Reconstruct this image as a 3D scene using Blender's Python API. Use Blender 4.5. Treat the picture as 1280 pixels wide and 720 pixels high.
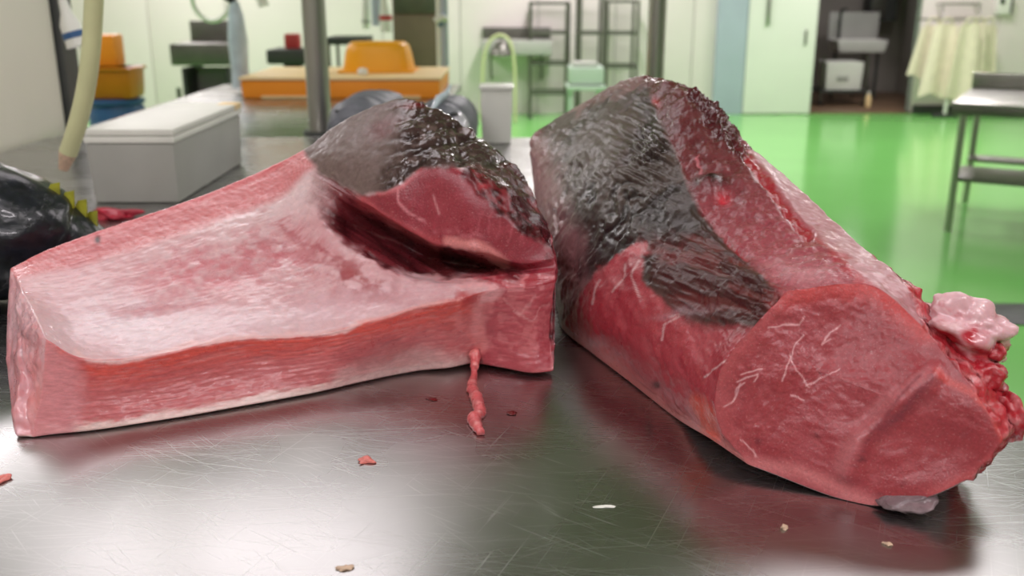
import bpy, bmesh, math, random
import numpy as np
from mathutils import Vector, Matrix

for o in list(bpy.data.objects):
    bpy.data.objects.remove(o, do_unlink=True)
scene = bpy.context.scene
COL = scene.collection
R = math.radians

# ------------------------------------------------------------------ camera, world, lamps, exposure
CAM_Z, PITCH, FPX = 1.35, R(17.0), 1200.0
TABLE_Z = 0.85
cam_data = bpy.data.cameras.new('camera')
cam = bpy.data.objects.new('camera', cam_data)
COL.objects.link(cam)
cam.location = (0, 0, CAM_Z)
cam.rotation_euler = (R(90) - PITCH, 0, 0)
cam_data.sensor_width = 36.0
cam_data.lens = FPX / 1280.0 * 36.0
cam_data.clip_start = 0.02
cam_data.dof.use_dof = True
cam_data.dof.focus_distance = 1.12
cam_data.dof.aperture_fstop = 4.5
scene.camera = cam

world = bpy.data.worlds.new('world')
scene.world = world
world.use_nodes = True
world.node_tree.nodes['Background'].inputs[0].default_value = (0.9, 1.0, 0.95, 1)
world.node_tree.nodes['Background'].inputs[1].default_value = 0.15

scene.view_settings.view_transform = 'Standard'
scene.view_settings.look = 'None'
scene.view_settings.gamma = 1.0
scene.view_settings.use_curve_mapping = False
scene.view_settings.exposure = 0.1

CEIL_Z = 3.0
def lamp(x, y, power, sx=0.22, sy=1.25, z=CEIL_Z - 0.06, col=(1.0, 0.92, 0.96)):
    d = bpy.data.lights.new('fluorescent_lamp', 'AREA')
    d.shape = 'RECTANGLE'
    d.size, d.size_y = sx, sy
    d.energy = power
    d.color = col
    o = bpy.data.objects.new('fluorescent_lamp', d)
    COL.objects.link(o)
    o.location = (x, y, z)
    return o
LP = 32.0
for lx, ly, k, sx_, sy_ in ((-3.0, 4.7, 1.0, .22, 1.25), (-1.0, 2.9, 0.50, 1.6, .9), (2.0, 3.0, 0.58, 1.2, .8), (-1.4, 0.6, 0.5, 1.25, .22), (1.7, 0.8, 0.55, 1.25, .22), (-1.3, -1.0, 1.2, 1.25, .22), (1.3, -1.0, 1.3, 1.25, .22),
                  (-3.4, 7.6, 1.9, .22, 1.25), (0.6, 7.6, 1.9, .22, 1.25), (4.2, 7.2, 1.9, .22, 1.25), (-3.4, 10.0, 1.9, .22, 1.25), (0.6, 10.0, 1.9, .22, 1.25), (4.2, 9.8, 1.9, .22, 1.25)):
    lamp(lx, ly, LP * k, sx_, sy_)
lamp(4.6, 12.8, 7.0, .3, .3, 2.38)  # weak lamp added to brighten the back room, no fixture in view

# ------------------------------------------------------------------ projection between photo pixels and the room
CP, SP = math.cos(PITCH), math.sin(PITCH)
def ray(px, py):
    xc, yc = (px - 640.0) / FPX, (360.0 - py) / FPX
    return np.array((xc, CP + yc * SP, -SP + yc * CP))
def atY(px, py, Y):
    d = ray(px, py); t = Y / d[1]
    return np.array((d[0] * t, Y, CAM_Z + d[2] * t))
def atZ(px, py, z):
    d = ray(px, py); t = (z - CAM_Z) / d[2]
    return np.array((d[0] * t, d[1] * t, z))
def project(co):
    x, y, z = co[:, 0], co[:, 1], co[:, 2] - CAM_Z
    dep = np.maximum(y * CP - z * SP, 1e-4)
    up = y * SP + z * CP
    return 640 + FPX * x / dep, 360 - FPX * up / dep

# ------------------------------------------------------------------ numpy noise
def _hash(ix, iy, iz, seed):
    h = (ix.astype(np.int64) * 374761393 + iy.astype(np.int64) * 668265263 + iz.astype(np.int64) * 2147483647 // 3 + seed * 974711) & 0xFFFFFFFF
    h = ((h ^ (h >> 13)) * 1274126177) & 0xFFFFFFFF
    h = ((h ^ (h >> 16)) * 2246822519) & 0xFFFFFFFF
    h = h ^ (h >> 15)
    return (h & 0xFFFFFF).astype(np.float64) / float(0xFFFFFF)
def vnoise(p, seed=0):
    i = np.floor(p).astype(np.int64); f = p - i
    f = f * f * f * (f * (f * 6 - 15) + 10)
    out = 0
    for dx in (0, 1):
        wx = f[:, 0] if dx else 1 - f[:, 0]
        for dy in (0, 1):
            wy = f[:, 1] if dy else 1 - f[:, 1]
            for dz in (0, 1):
                wz = f[:, 2] if dz else 1 - f[:, 2]
                out = out + wx * wy * wz * _hash(i[:, 0] + dx, i[:, 1] + dy, i[:, 2] + dz, seed)
    return out
def fbm(p, octaves=4, seed=0, rough=0.5):
    s, a, tot = 0, 1.0, 0.0
    for k in range(octaves):
        s = s + a * vnoise(p * (2.03 ** k) + 17.3 * k, seed + k); tot += a; a *= rough
    return s / tot
def ridged(p, octaves=3, seed=0):
    s, a, tot = 0, 1.0, 0.0
    for k in range(octaves):
        s = s + a * (1 - np.abs(2 * vnoise(p * (2.1 ** k) + 9.1 * k, seed + k) - 1)); tot += a; a *= 0.5
    return s / tot
def sstep(x, a, b):
    t = np.clip((x - a) / (b - a), 0, 1)
    return t * t * (3 - 2 * t)
def stroke(px, py, pts, w, soft=1.5):
    """mask of a polyline of half width w (photo pixels)"""
    best = np.full(px.shape, 1e9)
    for (ax, ay), (bx, by) in zip(pts[:-1], pts[1:]):
        dx, dy = bx - ax, by - ay
        t = np.clip(((px - ax) * dx + (py - ay) * dy) / (dx * dx + dy * dy + 1e-9), 0, 1)
        best = np.minimum(best, np.hypot(px - ax - t * dx, py - ay - t * dy))
    return 1 - sstep(best, max(w - soft, 0), w + soft)
def poly(px, py, pts, feather=4.0):
    inside = np.zeros(px.shape, bool); best = np.full(px.shape, 1e9)
    n = len(pts)
    for k in range(n):
        (ax, ay), (bx, by) = pts[k], pts[(k + 1) % n]
        if ay != by:
            c = ((ay > py) != (by > py)) & (px < (bx - ax) * (py - ay) / (by - ay) + ax)
            inside ^= c
        dx, dy = bx - ax, by - ay
        t = np.clip(((px - ax) * dx + (py - ay) * dy) / (dx * dx + dy * dy + 1e-9), 0, 1)
        best = np.minimum(best, np.hypot(px - ax - t * dx, py - ay - t * dy))
    sd = np.where(inside, best, -best)
    return sstep(sd, -feather, feather)
def blob(px, py, cx, cy, rx, ry, ang=0.0):
    c, s = math.cos(R(ang)), math.sin(R(ang))
    u = ((px - cx) * c + (py - cy) * s) / rx; v = (-(px - cx) * s + (py - cy) * c) / ry
    return np.exp(-(u * u + v * v))
def lin(c):
    c = np.array(c, float) / 255.0
    return np.where(c <= 0.04045, c / 12.92, ((c + 0.055) / 1.055) ** 2.4)
def L4(r, g, b):
    return tuple(lin((r, g, b))) + (1.0,)

# ------------------------------------------------------------------ materials
def new_mat(name):
    m = bpy.data.materials.new(name); m.use_nodes = True
    nt = m.node_tree
    return m, nt, nt.nodes['Principled BSDF']
def N(nt, kind, **kw):
    n = nt.nodes.new(kind)
    for k, v in kw.items():
        if k in n.inputs.keys(): n.inputs[k].default_value = v
        else: setattr(n, k, v)
    return n
def simple(name, rgb, rough=0.5, metal=0.0, vary=0.08, scale=6.0, bump=0.0, coat=0.0, trans=0.0, stretch=(1, 1, 1)):
    m, nt, b = new_mat(name)
    tc = N(nt, 'ShaderNodeTexCoord'); mp = N(nt, 'ShaderNodeMapping'); mp.inputs['Scale'].default_value = stretch
    nt.links.new(tc.outputs['Object'], mp.inputs['Vector'])
    nz = N(nt, 'ShaderNodeTexNoise', Scale=scale, Detail=4.0)
    nt.links.new(mp.outputs[0], nz.inputs['Vector'])
    rp = N(nt, 'ShaderNodeValToRGB')
    c = np.array(lin(rgb))
    rp.color_ramp.elements[0].position, rp.color_ramp.elements[1].position = 0.3, 0.7
    rp.color_ramp.elements[0].color = tuple(np.clip(c * (1 - vary), 0, 1)) + (1,)
    rp.color_ramp.elements[1].color = tuple(np.clip(c * (1 + vary), 0, 1)) + (1,)
    nt.links.new(nz.outputs['Fac'], rp.inputs[0]); nt.links.new(rp.outputs[0], b.inputs['Base Color'])
    b.inputs['Roughness'].default_value = rough; b.inputs['Metallic'].default_value = metal
    b.inputs['Coat Weight'].default_value = coat; b.inputs['Transmission Weight'].default_value = trans
    if bump:
        bp = N(nt, 'ShaderNodeBump', Strength=bump, Distance=0.002)
        nt.links.new(nz.outputs['Fac'], bp.inputs['Height']); nt.links.new(bp.outputs[0], b.inputs['Normal'])
    return m

def meat_material(name, sss=0.2, coat=0.4, grain=(260, 260, 260), bump=0.35, mottle=0.18, spec=0.5, dist=0.0012, white=0.0):
    """flesh coloured by the mesh's own pigment attribute, with fine wet grain"""
    m, nt, b = new_mat(name)
    at = N(nt, 'ShaderNodeAttribute', attribute_name='Pigment')
    ar = N(nt, 'ShaderNodeAttribute', attribute_name='Gloss')
    tc = N(nt, 'ShaderNodeTexCoord')
    mp = N(nt, 'ShaderNodeMapping'); mp.inputs['Scale'].default_value = grain
    nt.links.new(tc.outputs['Object'], mp.inputs['Vector'])
    n1 = N(nt, 'ShaderNodeTexNoise', Scale=1.0, Detail=5.0, Roughness=0.6)
    nt.links.new(mp.outputs[0], n1.inputs['Vector'])
    n2 = N(nt, 'ShaderNodeTexNoise', Scale=70.0, Detail=4.0, Roughness=0.6)
    nt.links.new(tc.outputs['Object'], n2.inputs['Vector'])
    mr = N(nt, 'ShaderNodeMapRange'); mr.inputs[1].default_value = 0.3; mr.inputs[2].default_value = 0.7
    mr.inputs[3].default_value = 1 - mottle; mr.inputs[4].default_value = 1 + mottle
    nt.links.new(n1.outputs['Fac'], mr.inputs[0])
    hs = N(nt, 'ShaderNodeHueSaturation')
    nt.links.new(at.outputs['Color'], hs.inputs['Color']); nt.links.new(mr.outputs[0], hs.inputs['Value'])
    col = hs.outputs[0]
    if white:
        th = N(nt, 'ShaderNodeMapRange'); th.inputs[1].default_value = 0.60; th.inputs[2].default_value = 0.74
        th.inputs[3].default_value = 0.0; th.inputs[4].default_value = white
        n3 = N(nt, 'ShaderNodeTexNoise', Scale=420.0, Detail=2.0)
        nt.links.new(tc.outputs['Object'], n3.inputs['Vector']); nt.links.new(n3.outputs['Fac'], th.inputs[0])
        mx = N(nt, 'ShaderNodeMix', data_type='RGBA')
        nt.links.new(th.outputs[0], mx.inputs[0]); nt.links.new(col, mx.inputs[6]); mx.inputs[7].default_value = L4(225, 165, 165)
        col = mx.outputs[2]
    nt.links.new(col, b.inputs['Base Color'])
    rr = N(nt, 'ShaderNodeMapRange'); rr.inputs[1].default_value = 0.3; rr.inputs[2].default_value = 0.7
    rr.inputs[3].default_value = -0.08; rr.inputs[4].default_value = 0.12
    nt.links.new(n2.outputs['Fac'], rr.inputs[0])
    ad = N(nt, 'ShaderNodeMath', operation='ADD', use_clamp=True)
    nt.links.new(ar.outputs['Fac'], ad.inputs[0]); nt.links.new(rr.outputs[0], ad.inputs[1])
    nt.links.new(ad.outputs[0], b.inputs['Roughness'])
    b.inputs['Specular IOR Level'].default_value = spec
    b.inputs['Subsurface Weight'].default_value = sss
    b.inputs['Subsurface Radius'].default_value = (1.0, 0.35, 0.25)
    b.inputs['Subsurface Scale'].default_value = 0.006
    b.inputs['Coat Weight'].default_value = coat
    b.inputs['Coat Roughness'].default_value = 0.12
    mh = N(nt, 'ShaderNodeMath', operation='ADD')
    nt.links.new(n1.outputs['Fac'], mh.inputs[0]); nt.links.new(n2.outputs['Fac'], mh.inputs[1])
    bp = N(nt, 'ShaderNodeBump', Strength=bump, Distance=dist)
    nt.links.new(mh.outputs[0], bp.inputs['Height'])
    nt.links.new(bp.outputs[0], b.inputs['Normal']); nt.links.new(bp.outputs[0], b.inputs['Coat Normal'])
    return m

def steel_table_material():
    m, nt, b = new_mat('scratched_stainless_steel')
    tc = N(nt, 'ShaderNodeTexCoord')
    b.inputs['Metallic'].default_value = 1.0
    lines = None
    for k, (ang, sx, sy, lo, hi) in enumerate(((5, 5, 620, .66, .72), (-36, 9, 520, .68, .74), (-49, 11, 480, .69, .75), (66, 7, 500, .71, .77), (-13, 4, 800, .66, .72), (27, 8, 560, .70, .76))):
        mp = N(nt, 'ShaderNodeMapping', vector_type='TEXTURE'); mp.inputs['Rotation'].default_value = (0, 0, R(ang)); mp.inputs['Scale'].default_value = (1 / sx, 1 / sy, 1); mp.inputs['Location'].default_value = (k * .73, k * .31, k * 2.7 + .37)
        nt.links.new(tc.outputs['Object'], mp.inputs['Vector'])
        nz = N(nt, 'ShaderNodeTexNoise', Scale=1.0, Detail=1.0)
        nt.links.new(mp.outputs[0], nz.inputs['Vector'])
        mr = N(nt, 'ShaderNodeMapRange'); mr.inputs[1].default_value = lo; mr.inputs[2].default_value = hi
        nt.links.new(nz.outputs['Fac'], mr.inputs[0])
        if lines is None: lines = mr.outputs[0]
        else:
            a = N(nt, 'ShaderNodeMath', operation='ADD', use_clamp=True)
            nt.links.new(lines, a.inputs[0]); nt.links.new(mr.outputs[0], a.inputs[1]); lines = a.outputs[0]
    sm = N(nt, 'ShaderNodeTexNoise', Scale=5.0, Detail=2.0, Roughness=0.5)
    nt.links.new(tc.outputs['Object'], sm.inputs['Vector'])
    rp = N(nt, 'ShaderNodeValToRGB')
    rp.color_ramp.elements[0].position = .3; rp.color_ramp.elements[1].position = .7
    rp.color_ramp.elements[0].color = (0.38, 0.375, 0.37, 1); rp.color_ramp.elements[1].color = (0.46, 0.455, 0.45, 1)
    nt.links.new(sm.outputs['Fac'], rp.inputs[0])
    mx = N(nt, 'ShaderNodeMix', data_type='RGBA'); mx.inputs[7].default_value = (0.72, 0.72, 0.71, 1)
    sc = N(nt, 'ShaderNodeMath', operation='MULTIPLY'); sc.inputs[1].default_value = 0.38
    nt.links.new(lines, sc.inputs[0]); nt.links.new(sc.outputs[0], mx.inputs[0]); nt.links.new(rp.outputs[0], mx.inputs[6])
    nt.links.new(mx.outputs[2], b.inputs['Base Color'])
    rr = N(nt, 'ShaderNodeMapRange'); rr.inputs[1].default_value = .3; rr.inputs[2].default_value = .7
    rr.inputs[3].default_value = 0.23; rr.inputs[4].default_value = 0.30
    nt.links.new(sm.outputs['Fac'], rr.inputs[0])
    ra = N(nt, 'ShaderNodeMath', operation='MULTIPLY_ADD'); ra.inputs[1].default_value = 0.09
    nt.links.new(lines, ra.inputs[0]); nt.links.new(rr.outputs[0], ra.inputs[2]); nt.links.new(ra.outputs[0], b.inputs['Roughness'])
    return m

M = {}
M['table'] = steel_table_material()
M['steel'] = simple('brushed_steel', (172, 170, 165), .32, 1.0, .12, 8, .1, stretch=(1, 1, .1))
M['dull_steel'] = simple('dull_steel', (120, 118, 112), .42, .9, .15, 6)
M['wall'] = simple('cream_green_wall_panel', (234, 223, 222), .38, 0, .02, 1.5)
M['partition'] = simple('pale_green_wall', (236, 231, 217), .5, 0, .03, 2)
M['wall_seam'] = simple('wall_seam', (150, 158, 148), .7, 0, .05)
M['floor'] = simple('green_epoxy_floor', (128, 204, 108), .15, 0, .04, 1.2, .04)
M['ceiling'] = simple('grey_ceiling', (176, 160, 157), .7, 0, .02)
M['dark'] = simple('dark_grey_metal', (70, 72, 70), .5, .3, .1)
M['black'] = simple('black_plastic', (22, 22, 24), .5)
M['white'] = simple('white_plastic', (232, 232, 224), .42, 0, .03)
M['board'] = simple('white_cutting_board', (236, 236, 228), .5, 0, .03, 9, .05)
M['tub'] = simple('grey_translucent_plastic', (172, 172, 166), .45, 0, .08, 4)
M['orange'] = simple('orange_plastic', (252, 152, 34), .45, 0, .06, 4)
M['orange_dark'] = simple('amber_plastic', (196, 120, 18), .35, 0, .12, 5)
M['yellow'] = simple('yellow_plastic', (250, 172, 20), .42, 0, .04, 4)
M['cream'] = simple('cream_plastic', (244, 214, 160), .5, 0, .05, 6)
M['blue'] = simple('blue_plastic', (52, 92, 140), .45, 0, .08, 5)
M['bluegrey'] = simple('blue_grey_paint', (176, 186, 202), .45, 0, .04, 3)
M['door'] = simple('white_door', (232, 232, 224), .4, 0, .02, 2)
M['hose'] = simple('pale_yellow_hose', (212, 212, 165), .4, 0, .08, 9)
M['palegreen'] = simple('pale_green_paint', (182, 196, 184), .5, 0, .05, 5)
M['lime'] = simple('lime_hose', (202, 206, 156), .45, 0, .05, 6)
M['red'] = simple('red_plastic', (190, 60, 60), .5, 0, .05)
M['apron'] = simple('cream_cloth', (228, 217, 194), .8, 0, .06, 12, .2)
M['brown'] = simple('brown_floor', (112, 88, 66), .5, 0, .1, 4)
M['greywall'] = simple('grey_wall', (150, 145, 136), .6, 0, .05, 2)
M['cardboard'] = simple('brown_steel_box', (128, 112, 92), .5, .3, .12, 5)
M['film'] = simple('clear_film', (190, 205, 212), .25, 0, .12, 14)
M['fishskin'] = simple('black_blue_fish_skin', (18, 21, 30), .3, 0, .6, 60, .9, coat=.25)
M['fishgrey'] = simple('grey_fish_skin', (92, 94, 102), .55, 0, .25, 20, .3)
M['finlet'] = simple('yellow_finlet', (150, 150, 40), .5, 0, .3, 60)
M['grate'] = simple('dark_drain', (72, 74, 72), .55, .4, .1)
M['scrap'] = simple('pink_meat_scrap', (214, 120, 112), .3, 0, .25, 180, .4)
M['palescrap'] = simple('pale_scrap', (205, 175, 150), .4, 0, .2, 180, .3)
M['blood'] = simple('blood', (96, 10, 16), .12, 0, .15, 90)

# ------------------------------------------------------------------ mesh helpers
def link(name, me, mat, parent=None):
    o = bpy.data.objects.new(name, me)
    COL.objects.link(o)
    if mat is not None:
        me.materials.append(mat)
    if parent is not None: o.parent = parent
    return o
def tag(o, label=None, cat=None, group=None, kind=None):
    if label: o['label'] = label
    if cat: o['category'] = cat
    if group: o['group'] = group
    if kind: o['kind'] = kind
    return o
def thing(name, label, cat, loc=(0, 0, 0), rz=0.0, group=None):
    o = bpy.data.objects.new(name, None); COL.objects.link(o)
    o.empty_display_size = 0.05
    o.location = loc; o.rotation_euler = (0, 0, rz)
    return tag(o, label, cat, group)
def smooth(me, ang=None):
    for p in me.polygons: p.use_smooth = True
    if ang is not None:
        try: me.set_sharp_from_angle(angle=R(ang))
        except Exception: pass
def mesh_of(bm, name, sm=None):
    bmesh.ops.recalc_face_normals(bm, faces=bm.faces)
    me = bpy.data.meshes.new(name); bm.to_mesh(me); bm.free()
    if sm: smooth(me, sm)
    return me
def box_bm(bm, lo, hi, bev=0.0, taper=None, rz=0.0):
    lo, hi = Vector(lo), Vector(hi); c = (lo + hi) / 2; s = hi - lo
    r = bmesh.ops.create_cube(bm, size=1.0)
    vs = r['verts']
    for v in vs:
        v.co = Vector((v.co.x * s.x, v.co.y * s.y, v.co.z * s.z))
        if taper and v.co.z < 0: v.co.x *= taper; v.co.y *= taper
        v.co += c
    if bev:
        es = list({e for v in vs for e in v.link_edges})
        bmesh.ops.bevel(bm, geom=es, offset=bev, segments=2, affect='EDGES', profile=.6)
def box(name, lo, hi, mat, parent=None, bev=0.004, taper=None):
    bm = bmesh.new(); box_bm(bm, lo, hi, bev, taper)
    return link(name, mesh_of(bm, name, 22), mat, parent)
def tube_bm(bm, pts, rad, n=12, cap=True):
    pts = [Vector(p) for p in pts]
    rads = rad if isinstance(rad, (list, tuple)) else [rad] * len(pts)
    rings = []; ref = None
    for i, p in enumerate(pts):
        d = (pts[min(i + 1, len(pts) - 1)] - pts[max(i - 1, 0)]).normalized()
        if ref is None:
            ref = d.orthogonal().normalized()
        ref = (ref - d * ref.dot(d)).normalized()
        b = d.cross(ref)
        rings.append([bm.verts.new(p + (ref * math.cos(2 * math.pi * k / n) + b * math.sin(2 * math.pi * k / n)) * rads[i]) for k in range(n)])
    for a, b in zip(rings[:-1], rings[1:]):
        for k in range(n): bm.faces.new((a[k], a[(k + 1) % n], b[(k + 1) % n], b[k]))
    if cap:
        bm.faces.new(rings[0][::-1]); bm.faces.new(rings[-1])
def tube(name, pts, rad, mat, parent=None, n=12):
    bm = bmesh.new(); tube_bm(bm, pts, rad, n)
    return link(name, mesh_of(bm, name, 50), mat, parent)
def spline(pts, n=8):
    P = [Vector(p) for p in pts]; out = []
    for i in range(len(P) - 1):
        p0, p1, p2, p3 = P[max(i - 1, 0)], P[i], P[i + 1], P[min(i + 2, len(P) - 1)]
        for k in range(n):
            t = k / n
            out.append(.5 * ((2 * p1) + (p2 - p0) * t + (2 * p0 - 5 * p1 + 4 * p2 - p3) * t * t + (-p0 + 3 * p1 - 3 * p2 + p3) * t ** 3))
    out.append(P[-1]); return out
def lathe(name, prof, mat, parent=None, n=24, loc=(0, 0, 0)):
    bm = bmesh.new(); rings = []
    for r, z in prof:
        rings.append([bm.verts.new((loc[0] + r * math.cos(2 * math.pi * k / n), loc[1] + r * math.sin(2 * math.pi * k / n), loc[2] + z)) for k in range(n)])
    for a, b in zip(rings[:-1], rings[1:]):
        for k in range(n): bm.faces.new((a[k], a[(k + 1) % n], b[(k + 1) % n], b[k]))
    bm.faces.new(rings[0][::-1]); bm.faces.new(rings[-1])
    return link(name, mesh_of(bm, name, 40), mat, parent)
def struct(o): return tag(o, kind='structure')

# ------------------------------------------------------------------ room shell
WALL_Y = 11.5
struct(box('floor', (-6, -4, -0.1), (7, 15, 0), M['floor'], bev=0))
struct(box('ceiling', (-6, -4, CEIL_Z), (7, 15, CEIL_Z + .1), M['ceiling'], bev=0))
struct(box('wall_front', (-6, -4.2, 0), (7, -4, CEIL_Z), M['wall'], bev=0))
struct(box('wall_right', (7, -4, 0), (7.2, 15, CEIL_Z), M['wall'], bev=0))
struct(box('wall_left', (-6.2, -4, 0), (-6, 15, CEIL_Z), M['wall'], bev=0))
OPX0, OPX1, OPZ = 3.47, 4.72, 2.2
wb = struct(box('wall_back', (-6, WALL_Y + .03, 0), (OPX0, WALL_Y + .15, CEIL_Z), M['wall_seam'], bev=0))
x = -6.0
while x < OPX0 - .05:
    x1 = min(x + .9, OPX0)
    box('panel', (x + .004, WALL_Y, .0), (x1 - .004, WALL_Y + .03, CEIL_Z), M['wall'], wb, .004); x = x1
wb2 = struct(box('wall_back_2', (OPX1, WALL_Y + .03, 0), (7, WALL_Y + .15, CEIL_Z), M['wall_seam'], bev=0))
x = OPX1
while x < 6.95:
    x1 = min(x + .9, 7.0)
    box('panel', (x + .004, WALL_Y, .0), (x1 - .004, WALL_Y + .03, CEIL_Z), M['wall'], wb2, .004); x = x1
struct(box('wall_back_3', (OPX0, WALL_Y, OPZ), (OPX1, WALL_Y + .15, CEIL_Z), M['wall'], bev=0))
struct(box('baseboard_back', (OPX1 + .02, WALL_Y - .03, 0), (7, WALL_Y, .1), M['dark'], bev=.003))
# partition beside the table
struct(box('wall_partition', (-1.86, .2, 0), (-1.72, 3.72, 1.75), M['partition'], bev=.004))
struct(box('trim_1', (-1.86, 3.74, 0), (-1.70, 3.86, 1.75), M['dark'], bev=.004))
# blue grey column and sliding door
struct(box('trim_2', (2.36, WALL_Y - .10, 0), (2.70, WALL_Y - .002, CEIL_Z), M['bluegrey'], bev=.005))
d1 = thing('door_1', None, None, (2.71, WALL_Y - .09, .01)); struct(d1)
box('door_leaf', (0, 0, 0), (.79, .06, 2.2), M['door'], d1, .005)
box('door_handle', (.20, -.03, 1.0), (.235, 0, 1.45), M['steel'], d1, .004)
box('door_latch', (.66, -.02, .78), (.68, 0, .95), M['dull_steel'], d1, .003)
# room seen through the opening
struct(box('wall_2', (OPX0 - .6, 14.0, 0), (5.6, 14.1, 2.6), M['greywall'], bev=0))
struct(box('wall_3', (5.5, WALL_Y + .2, 0), (5.6, 14.0, 2.6), M['greywall'], bev=0))
struct(box('wall_4', (OPX0 - .5, WALL_Y + .2, 0), (OPX0 - .4, 14.0, 2.6), M['dark'], bev=0))
struct(box('ceiling_2', (OPX0 - .6, WALL_Y + .16, 2.45), (5.6, 14.0, 2.55), M['dark'], bev=0))
struct(box('floor_2', (OPX0 - .4, WALL_Y - .02, 0), (5.5, 14.0, .015), M['brown'], bev=.003))
# floor drain
dr = struct(box('trim_3', (-.2, 3.87, -.002), (6.9, 4.16, .006), M['grate'], bev=.002))

# ------------------------------------------------------------------ work table
TX0, TX1, TY0, TY1 = -1.70, 0.645, 0.35, 3.52
wt = thing('work_table', 'large scratched stainless steel work table carrying the two big tuna loins', 'table', (0, 0, 0))
box('table_top', (TX0, TY0, TABLE_Z - .035), (TX1, TY1, TABLE_Z), M['table'], wt, .006)
box('apron_rail', (TX0 + .03, TY0 + .03, TABLE_Z - .12), (TX1 - .03, TY1 - .03, TABLE_Z - .036), M['dull_steel'], wt, .004)
for lx, ly in ((TX0 + .08, TY0 + .08), (TX1 - .08, TY0 + .08), (TX0 + .08, TY1 - .08), (TX1 - .08, TY1 - .08)):
    tube('leg', [(lx, ly, 0), (lx, ly, TABLE_Z - .12)], .022, M['steel'], wt)

bt = thing('rear_table', 'second stainless steel table behind the post, under the long orange tray', 'table')
box('table_top', (-1.68, 3.53, TABLE_Z - .035), (-.30, 5.7, TABLE_Z), M['table'], bt, .006)
for lx, ly in ((-1.6, 3.98), (-.38, 3.98), (-1.6, 5.6), (-.38, 5.6)):
    tube('leg', [(lx, ly, 0), (lx, ly, TABLE_Z - .035)], .022, M['steel'], bt)
# ------------------------------------------------------------------ the two tuna loins: lofted bodies with pigment per vertex
def hermite(P, closed, sharp, segs):
    """interpolate control points P (m,k,3) along axis 0, creased at the sharp indices"""
    m = P.shape[0]; out = []; par = []
    cnt = m if closed else m - 1
    def tan(i, side):
        if not closed and (i == 0 or i == m - 1):
            return P[1] - P[0] if i == 0 else P[m - 1] - P[m - 2]
        a, b, c = P[(i - 1) % m], P[i % m], P[(i + 1) % m]
        if i % m in sharp:
            return (b - a) if side < 0 else (c - b)
        h0 = np.sqrt(np.linalg.norm(b - a, axis=1) + 1e-9)[:, None]; h1 = np.sqrt(np.linalg.norm(c - b, axis=1) + 1e-9)[:, None]
        t = ((b - a) / h0 * h1 + (c - b) / h1 * h0) / (h0 + h1)
        return t * (h0 if side < 0 else h1)
    for i in range(cnt):
        p0, p1 = P[i], P[(i + 1) % m]
        t0, t1 = tan(i, 1), tan((i + 1) if not closed else (i + 1) % m, -1)
        n = segs[i]
        for k in range(n):
            t = k / n; t2, t3 = t * t, t * t * t
            out.append((2 * t3 - 3 * t2 + 1) * p0 + (t3 - 2 * t2 + t) * t0 + (-2 * t3 + 3 * t2) * p1 + (t3 - t2) * t1); par.append(i + t)
    if not closed:
        out.append(P[-1]); par.append(m - 1)
    return np.array(out), np.array(par)

def loft(stations, sharp_r, sharp_s, segs_r, segs_s, cap_rings, bulge):
    S = np.array([[atY(*p[1:]) if p[0] == 'p' else (atZ(p[1], p[2], TABLE_Z + .0015) if p[0] == 'g' else np.array(p[1:]) + (0, 0, TABLE_Z)) for p in st] for st in stations])
    S[:, :, 2] = np.maximum(S[:, :, 2], TABLE_Z + .0015)
    A, rp = hermite(S.transpose(1, 0, 2), True, sharp_r, segs_r)      # (nr, ns, 3)
    B, sp = hermite(A.transpose(1, 0, 2), False, sharp_s, segs_s)     # (NS, nr, 3)
    ns, nr = B.shape[:2]
    co = B.reshape(-1, 3).copy()
    r = np.tile(rp, ns); s = np.repeat(sp, nr); layer = np.zeros(ns * nr, int); rad = np.ones(ns * nr)
    idx = np.arange(ns * nr).reshape(ns, nr)
    quads = np.stack([idx[:-1, :], np.roll(idx, -1, 1)[:-1, :], np.roll(idx, -1, 1)[1:, :], idx[1:, :]], -1).reshape(-1, 4)
    F = [quads]
    for which, base in ((1, 0), (2, (ns - 1) * nr)):
        K = cap_rings[which - 1]
        rim = B[0] if which == 1 else B[-1]
        cen = rim.mean(0) + np.array(bulge[which - 1])
        prev = np.arange(base, base + nr)
        for k in range(1, K + 1):
            f = 1 - k / (K + .35)
            w = (1 - f) ** 1.0
            new = cen + (rim - cen) * f
            i0 = len(co); co = np.vstack([co, new]); cur = np.arange(i0, i0 + nr)
            r = np.concatenate([r, rp]); s = np.concatenate([s, np.full(nr, 0 if which == 1 else sp[-1])])
            layer = np.concatenate([layer, np.full(nr, which)]); rad = np.concatenate([rad, np.full(nr, f)])
            q = np.stack([prev, np.roll(prev, -1), np.roll(cur, -1), cur], -1)
            F.append(q[:, ::-1] if which == 1 else q)
            prev = cur
        i0 = len(co); co = np.vstack([co, cen[None]])
        r = np.append(r, 0); s = np.append(s, s[prev[0]]); layer = np.append(layer, which); rad = np.append(rad, 0)
        q = np.stack([prev, np.roll(prev, -1), np.full(nr, i0), np.full(nr, i0)], -1)
        F.append(q[:, ::-1] if which == 1 else q)
    F = np.vstack(F)
    return dict(co=co, F=F, r=r, s=s, layer=layer, rad=rad)

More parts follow.
